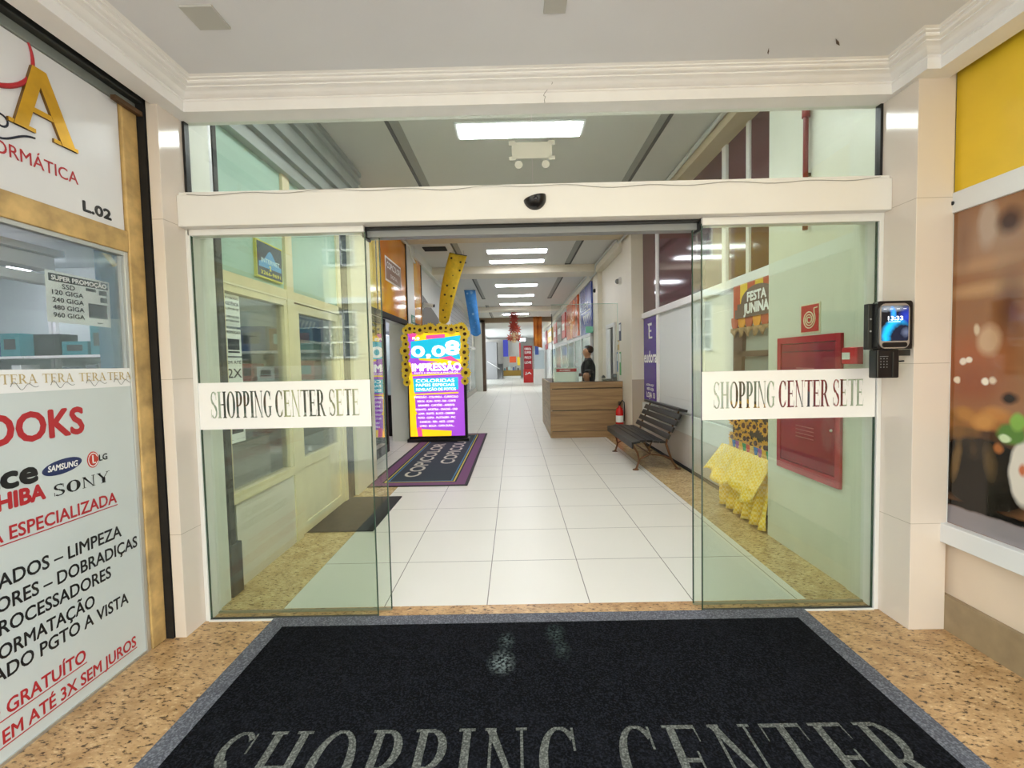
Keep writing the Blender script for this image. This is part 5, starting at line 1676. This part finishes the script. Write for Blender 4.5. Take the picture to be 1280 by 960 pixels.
def figure(base, face, H=1.72, seat=False, arms=None):
    """joints of a person standing (or seated) at base facing direction face"""
    f = Vector((face[0], face[1], 0)).normalized(); r = Vector((f.y, -f.x, 0)); B = Vector(base)
    def P(a, b, z): return B + r * a + f * b + Z_ * z
    dz = -.42 * H / 1.72 if seat else 0
    k = H / 1.72
    j = {}
    j['pel'] = (P(0, 0, .93 * k + dz), (.165, .165)); j['wst'] = (P(0, 0, 1.08 * k + dz), (.16, .16)); j['chs'] = (P(0, .01, 1.28 * k + dz), (.18, .18))
    j['upc'] = (P(0, 0, 1.40 * k + dz), (.14, .12)); j['nck'] = (P(0, .005, 1.455 * k + dz), .058)
    j['jaw'] = (P(0, .03, 1.525 * k + dz), (.070, .082)); j['hed'] = (P(0, .018, 1.60 * k + dz), (.092, .112)); j['top'] = (P(0, .0, 1.665 * k + dz), (.078, .096))
    e = [('pel', 'wst'), ('wst', 'chs'), ('chs', 'upc'), ('upc', 'nck'), ('nck', 'jaw'), ('jaw', 'hed'), ('hed', 'top')]
    for s, n in ((-1, 'l'), (1, 'r')):
        sh = P(s * .185, 0, 1.385 * k + dz)
        el, wr = arms[n] if arms else ((s * .23, .02, 1.10), (s * .22, .12, .88))
        j[n + 'sh'] = (sh, .062); j[n + 'el'] = (P(el[0], el[1], el[2] * k + dz), .042); j[n + 'wr'] = (P(wr[0], wr[1], wr[2] * k + dz), .028)
        e += [('upc', n + 'sh'), (n + 'sh', n + 'el'), (n + 'el', n + 'wr')]
        d = (j[n + 'wr'][0] - j[n + 'el'][0])
        hand(j, e, j[n + 'wr'][0], d, r * -s, n, Vector((0, 0, -1)) if abs(d.normalized().z) < .7 else f)
        if seat:
            j[n + 'kn'] = (P(s * .13, .42, .93 * k + dz - .02), .062); j[n + 'an'] = (P(s * .13, .40, .09), .042); j[n + 'to'] = (P(s * .14, .56, .035), .035)
            j[n + 'hp'] = (P(s * .10, .02, .90 * k + dz), .085)
        else:
            j[n + 'hp'] = (P(s * .095, 0, .86 * k), .09); j[n + 'kn'] = (P(s * .10, .02, .48 * k), .06); j[n + 'an'] = (P(s * .105, 0, .085), .042); j[n + 'to'] = (P(s * .12, .16, .035), .035)
        e += [('pel', n + 'hp'), (n + 'hp', n + 'kn'), (n + 'kn', n + 'an'), (n + 'an', n + 'to')]
    return j, e, P, k, dz


def face_parts(t, P, k, dz, hair, long_=False):
    zc = 1.605 * k + dz
    m = MB()
    c = P(0, -.004, zc + .025)
    f = (P(0, 1, 0) - P(0, 0, 0)); r = (P(1, 0, 0) - P(0, 0, 0))

    def hr(u, v):
        a = 2 * PI * u
        front = math.sin(a)
        q = min(1, max(0, (front + .25) / .8)); q = q * q * (3 - 2 * q)
        b0 = -.75 + (1.30 if front > 0 else 1.30) * q
        b = b0 + (PI / 2 - b0) * v
        w = .86 if v < .05 else 1.0
        p = w * (.090 * math.cos(b) * math.cos(a) * r + .108 * math.cos(b) * math.sin(a) * f) + .100 * math.sin(b) * Z_
        if long_ and v < .25 and front < .25:
            p = p + Z_ * (-.17 * (1 - v / .25))
        return c + p
    m.grid(hr, 32, 14, 0, True, True)
    m.build('hair', hair, t, weld=True)
    for s in (-1, 1):
        MB().ball(P(s * .031, .098, zc + .002), .010, .010, .007, 8).build('eye', mat('eye_dark', '#1a1412', .3), t)
        MB().ball(P(s * .080, .004, zc - .008), .010, .018, .030, 8).build('ear', SKIN, t)
    MB().tube([P(0, .098, zc + .006), P(0, .120, zc - .030), P(0, .100, zc - .040)], [.007, .012, .010], 8).build('nose', SKIN, t)
    MB().tube([P(-.022, .095, zc - .066), P(0, .102, zc - .064), P(.022, .095, zc - .066)], [.004, .007, .004], 6).build('mouth', mat('lip', '#8c4a40', .5), t)


# man standing at the counter, turned to the left
arms = {'l': ((-.25, .05, 1.12), (-.14, .27, 1.12)), 'r': ((.25, .02, 1.11), (.15, .27, 1.10))}
j, e, P, k, dz = figure((1.56, 9.62, 0), (-1, .25), 1.74, False, arms)


def sk_stand(c):
    if c.z > 1.462 * k: return 1
    for n in 'lr':
        w = Vector(j[n + 'wr'][0])
        if (Vector(c) - w).length < .012 or any((Vector(c) - Vector(j[q][0])).length < .022 for q in j if q.startswith(n + 'f') or q in (n + 'palm', n + 'ta', n + 'tb')): return 1
    return 2 if c.z < .92 * k else 0


t = person('person', 'person with short dark hair in a black jacket standing behind the counter facing left', j, e, 'pel', None, COATK, (1.56, 9.62, 0), HAIRK, sk_stand)
face_parts(t, P, k, dz, HAIRK)
# seated person in front of him
arms = {'l': ((-.24, .12, 1.13), (-.10, .28, 1.30)), 'r': ((.24, .14, 1.10), (.10, .33, 1.10))}
j, e, P, k, dz = figure((1.46, 8.98, 0), (-.85, -.2), 1.64, True, arms)


def sk_seat(c):
    if c.z > 1.462 * k + dz: return 1
    for n in 'lr':
        w = Vector(j[n + 'wr'][0])
        if (Vector(c) - w).length < .012 or any((Vector(c) - Vector(j[q][0])).length < .022 for q in j if q.startswith(n + 'f') or q in (n + 'palm', n + 'ta', n + 'tb')): return 1
    return 2 if c.z < .60 else 0


t = person('person', 'person with long dark hair seated low behind the wooden counter, one hand raised', j, e, 'pel', None, COATK, (1.46, 8.98, 0), HAIRK, sk_seat)
face_parts(t, P, k, dz, HAIRK, True)
t = thing('office_stool', 'dark stool under the seated person behind the counter', 'stool', (1.46, 8.98, 0))
MB().lathe([(.0005, .36), (.17, .36), (.18, .34), (.17, .32), (.0005, .32)], (1.46, 8.98, 0), 'Z', 20).build('seat', BLACK, t)
MB().tube([(1.46, 8.98, .32), (1.46, 8.98, .05)], .025, 10).build('column', DARK, t)
MB().lathe([(.0005, .05), (.2, .02), (.21, 0)], (1.46, 8.98, 0), 'Z', 16).build('base', DARK, t)

# wall by the counter: door gap, notices, dome camera
t = thing('back_door', 'narrow white framed door standing ajar behind the counter', 'door', (2.09, 9.8, 0))
MB().box(2.06, 2.10, 9.40, 9.52, 0, 2.12).box(2.06, 2.10, 10.12, 10.24, 0, 2.12).box(2.06, 2.10, 9.40, 10.24, 2.12, 2.2).build('frame', WHITE, t, bevel=.003)
MB().box(2.09, 2.098, 9.52, 10.12, 0, 2.12).build('dark_gap', BLACKM, t)
MB().box(2.07, 2.09, 9.86, 10.12, 0.01, 2.1).build('leaf', WHITE, t)
for (y0, y1, z0, z1, col, lab) in ((8.95, 9.12, 1.80, 2.15, '#3a4452', 'small dark framed card on the wall above the counter, topmost'), (9.12, 9.28, 1.62, 1.82, '#c9a24a', 'small ochre card on the wall above the counter'), (9.22, 9.33, 1.18, 1.58, '#3d6fb5', 'small blue leaflet on the wall beside the door frame'), (8.98, 9.10, 1.12, 1.58, '#4da24a', 'small green leaflet on the wall beside the blue one'), (8.58, 8.68, 1.36, 1.52, '#c98f5a', 'small tan card on the wall above the counter phone')):
    t = thing('pinned_card', lab, 'card', (2.095, (y0 + y1) / 2, z0), 'cards on the wall by the counter')
    MB().box(2.094, 2.10, y0, y1, z0, z1).build('card', mat('card_' + col[1:], col, .5), t)
    MB().box(2.092, 2.094, y0 + .02, y1 - .02, z0 + (z1 - z0) * .55, z1 - .03).build('print', PAPER, t)
t = thing('dome_camera', 'white dome security camera high on the wall over the counter', 'camera', (2.08, 8.95, 2.9))
MB().lathe([(.07, 0), (.07, -.03), (.05, -.05)], (2.10, 8.95, 2.96), 'X', 16).build('base', WHITE, t)
MB().ball((2.04, 8.95, 2.95), .05, .05, .05, 12).build('dome', mat('dome_smoke', '#8d8f8c', .1), t)
tag(MB().ball((1.985, 11.15, 3.12), .05).build('small_speaker', BLACK), 'tiny black round device on the far right pillar', 'speaker')

# blue and orange shop signs on the right
BLP = picture('blue_print', '#3c54a4', [(11.9, 3.1, .5, .3, 0, '#6f86cc', .8), (12.5, 2.5, .6, .3, 20, '#4a66b8', .8), (12.9, 3.2, .4, .3, 0, '#2f4592', .8)], 'YZ', .25, .2, 4)
t = thing('blue_shop_sign', 'large blue shop sign with white brush strokes on the right wall', 'sign', (1.98, 12.3, 2.1))
MB().box(1.96, 2.0, 11.52, 13.4, 2.12, 3.42).build('panel', BLP, t)
m = MB().text('LEEN', (1.96, 13.0, 2.80), -Y_, Z_, .20, .95, bold=.0)
m.box(1.955, 1.9585, 11.75, 13.2, 2.735, 2.765)
for i in range(5):
    m.prism([(1.9585, 12.9 - i * .22, 2.66), (1.9585, 12.75 - i * .22, 2.68), (1.9585, 12.62 - i * .22, 2.42)], (-.003, 0, 0))
m.build('lettering', INKW, t, weld=False)
t = thing('green_exit_sign', 'small pale green exit sign jutting by the blue shop sign', 'sign', (1.95, 11.45, 2.2))
MB().box(1.80, 1.98, 11.42, 11.45, 2.12, 2.28).build('plate', mat('exit_green', '#7fd0b4', .4), t)
MB().box(1.98, 2.0, 11.42, 11.45, 2.17, 2.21).build('bracket', ALU, t)
ORP = picture('orange_store_print', '#d8561a', [(15, 3.0, .6, .5, 0, '#e87022', .7), (14.3, 2.8, .12, .5, 0, '#8a2410', .3), (15.6, 2.5, .5, .4, 0, '#f0a84a', .8)], 'YZ', .15, .1, 4)
t = thing('orange_shop_sign', 'large orange shop sign beyond the blue one on the right', 'sign', (1.98, 15, 2.2))
MB().box(1.96, 2.0, 13.9, 16.9, 2.2, 3.44).build('panel', ORP, t)
MB().text('LOJAS', (1.96, 16.3, 2.75), -Y_, Z_, .32, 1.3, bold=.02).build('lettering', mat('sign_cream2', '#f6d9b0', .4), t, weld=False)
struct(MB().box(2.0, 2.4, 13.5, 44, 0, 3.7).build('wall_right_far', WPAN))
t = thing('glazed_shop_front', 'pale glazed shop front under the blue and orange signs', 'shop front', (1.97, 14.5, 0))
for y in (11.6, 13.2, 14.8, 16.8, 19.0, 21.5, 24.5):
    MB().box(1.94, 2.0, y, y + .10, 0, 2.1).build('post', ALUW, t)
MB().box(1.975, 1.985, 11.7, 24.5, .1, 2.1).build('pane', mat('shop_pane_green', '#c3d3c4', .06), t)
MB().box(1.95, 2.0, 11.6, 24.6, 2.06, 2.14).build('rail', ALUW, t)
cols = [('#c8362e', 17.4, 18.6, 'red', 2.35, 3.3), ('#5b5248', 18.8, 20.6, 'brown lattice', 2.3, 3.3), ('#c93a34', 21.0, 22.6, 'scarlet', 2.3, 3.25), ('#d8b040', 23.2, 26.5, 'mustard', 2.5, 3.2), ('#b02a2a', 27.2, 28.8, 'dark red', 2.2, 3.3)]
for col, a, b, nm, z0, z1 in cols:
    t = thing('far_shop_sign', '%s shop sign high on the far right wall' % nm, 'sign', (1.97, (a + b) / 2, z0), 'far shop signs on the right wall')
    MB().box(1.95, 2.0, a, b, z0, z1).build('panel', mat('far_sign_' + col[1:], col, .3), t)
    MB().box(1.945, 1.95, a + (b - a) * .2, b - (b - a) * .2, z0 + .3, z0 + .55).build('light_band', INKW, t)

# orange fabric column
FAB = picture('sunflower_fabric', '#c8762a', [(1.2, 2.6, .2, .3, 0, '#e89a3a', .7), (1.5, 2.0, .2, .3, 0, '#e0a04a', .7), (1.3, 3.2, .3, .2, 0, '#a85a20', .7)], 'XZ', .8, .3, 8)
tag(MB().grid(lambda u, v: Vector((1.0 + .42 * u, 22.9 + .05 * math.sin(u * 14), 2.25 + 1.45 * v - .12 * u * (1 - v))), 20, 8).build('fabric_drape', FAB, solid=.02), 'orange patterned fabric drape hanging at the far right of the corridor', 'drape')

# hanging red flower cascade
t = thing('flower_cascade', 'hanging cascade of red paper flowers in the middle of the far corridor', 'decoration', (0.0, 20, 2.2))
RF = [mat('flower_crimson', '#a8382a', .7), mat('flower_scarlet', '#d2553a', .7), mat('flower_cream', '#ecd0a0', .7)]
rnd = random.Random(5)
MB().tube([(0, 20, 3.70), (0, 20, 2.35)], .008, 6).build('cord', DARK, t)
for (x, z, R, mi, n_) in ((0, 3.50, .22, 0, 9), (.02, 3.32, .24, 0, 9), (0, 3.02, .27, 0, 10), (.14, 2.86, .22, 1, 9), (-.06, 2.82, .2, 0, 8), (.04, 2.60, .24, 2, 9), (.18, 2.52, .2, 1, 8), (-.16, 2.52, .2, 1, 8), (.0, 2.40, .16, 2, 8)):
    m = MB()
    for k_ in range(n_):
        a = 2 * PI * k_ / n_; dd = Vector((math.cos(a), 0, math.sin(a))); ss = Vector((-math.sin(a), 0, math.cos(a)))
        c = Vector((x, 19.97, z))
        m.face([c, c + dd * R * .5 + ss * R * .17 + Vector((0, -.03, 0)), c + dd * R + Vector((0, -.01, 0)), c + dd * R * .5 - ss * R * .17 + Vector((0, -.03, 0))], 0)
    m.build('paper_flower', RF[mi], t)

# ------------------------------------------------------------------ far end of the corridor
struct(MB().box(-9, 2.4, 44, 44.2, 0, 3.8).build('wall_end', mat('end_wall', '#d2cdc4', .6)))
struct(MB().box(-3.3, -2.4, 30.4, 30.5, 0, 3.8).build('wall_left_hall', WALLW))
struct(MB().box(-3.3, -2.3, 30.5, 44, 3.7, 3.8).build('ceiling_hall', CEIL_IN))
t = thing('stair_block', 'grey stair enclosure at the far left end of the corridor', 'staircase', (-2.0, 40, 0))
GREYP = mat('grey_stair_paint', '#9b9a98', .6)
MB().box(-2.9, -1.55, 40.2, 43, 0, 3.3).build('side_wall', GREYP, t)
m = MB()
for i in range(8):
    m.box(-1.55, -1.1, 40.4 + i * .28, 43, i * .17, (i + 1) * .17)
m.build('steps', GREYP, t)
MB().tube([(-2.4, 40.15, 1.6), (-1.3, 40.15, .9)], .03, 8).build('handrail', WHITE, t)
t = thing('end_kiosk', 'colourful kiosk with blue, orange and yellow panels at the far end', 'kiosk', (-.1, 41, 0))
MB().box(-1.0, .55, 41, 42, 0, .7).build('counter', mat('kiosk_white', '#e4e2d8', .5), t)
MB().box(-1.02, .57, 40.95, 41, .25, .75).build('counter_front', mat('kiosk_mustard', '#8a6a1a', .6), t)
MB().box(-1.0, .55, 41.8, 41.9, .7, 3.4).build('back_wall', mat('kiosk_back', '#d8d6cc', .6), t)
MB().box(-1.0, -.55, 41.0, 41.1, 2.0, 3.9 - .4).build('blue_panel', mat('kiosk_blue', '#4146b8', .4), t)
MB().box(-.45, .15, 41.0, 41.1, 1.45, 2.0).build('orange_panel', mat('kiosk_orange', '#d8541c', .5), t)
MB().box(.25, .50, 41.0, 41.1, 1.2, 1.95).build('yellow_panel', mat('kiosk_yellow', '#e8c72a', .5), t)
MB().box(.45, .58, 40.98, 41.05, 1.9, 3.2).build('red_post', mat('kiosk_red', '#c93a3a', .5), t)
for i in range(7):
    MB().box(-.95 + i * .2, -.83 + i * .2, 41.1, 41.3, .7, .95 + .08 * (i % 3)).build('goods', BOXM[(i * 3) % 8], t)
t = thing('lit_shop_sign', 'bright white lit shop sign hanging at the far end right of the kiosk', 'sign', (.75, 38, 3.1))
MB().box(.45, 1.0, 38, 38.15, 3.15, 3.5).build('case', BLACKM, t)
MB().box(.50, .95, 37.98, 38.0, 3.2, 3.45).build('lit_face', mat('lit_sign_face', '#f6f8ff', .4, emit=6), t)
MB().box(.7, .72, 38.05, 38.07, 3.5, 3.7).build('hanger', DARK, t)
t = thing('promo_stand', 'red promotional display stand at the far right end', 'stand', (.9, 32, 0))
MB().box(.62, 1.3, 32, 32.4, .0, .95).build('base', mat('stand_red', '#c4241f', .4), t, bevel=.02)
MB().box(.66, 1.26, 32.1, 32.2, .95, 2.6).build('header_board', mat('stand_crimson', '#a8202a', .4), t)
m = MB()
for i, z in enumerate((2.30, 2.05, 1.7, 1.35, .6)):
    m.text(('OFERTA', 'SUPER', 'PRE\u00c7O', 'LEVE', 'JA')[i], (.72, 31.99 if z < .95 else 32.1, z), X_, Z_, .16, .46, bold=.03)
m.build('lettering', INKW, t, weld=False)
t = thing('white_display_case', 'white lit display case at the far right', 'display case', (1.45, 29, 0))
MB().box(1.25, 1.9, 29, 29.6, 0, 1.0).build('cabinet', WHITE, t, bevel=.01)
MB().box(1.25, 1.9, 29, 29.6, 1.0, 2.2).build('glass_top', mat('case_glass', '#c4d4dc', .1), t)
MB().box(1.32, 1.55, 28.99, 29.0, 1.9, 2.7).build('blue_flag', mat('flag_blue', '#3f62b8', .5), t)

# ------------------------------------------------------------------ the street behind the camera (seen in the glass)
struct(MB().box(-14, 14, -22, -.95, -.25, -.1).build('pavement', mat('asphalt', '#8c8a86', .9)))
t = thing('street_house', 'cream house across the street seen as a reflection in the glass', 'building', (0, -11, -.1))
FAC = mat('house_cream', '#d8c9a0', .8)
MB().box(-10, 10, -12, -11, -.1, 9).build('wall', FAC, t)
WG = mat('house_window', '#5d6468', .2)
for i in range(5):
    for z in (1.7, 4.9):
        x = -6.2 + i * 3.1
        MB().box(x - .7, x + .7, -11.02, -10.98, z, z + 1.7).build('window', WG, t)
        m = MB()
        for a in range(4):
            m.box(x - .72 + a * .465, x - .67 + a * .465, -10.99, -10.95, z, z + 1.7)
        for a in range(4):
            m.box(x - .72, x + .72, -10.99, -10.95, z + a * .53, z + a * .53 + .06)
        m.build('window_bars', WHITE, t)
MB().box(-10, 10, -11, -10.8, 3.6, 3.8).build('string_course', WHITE, t)
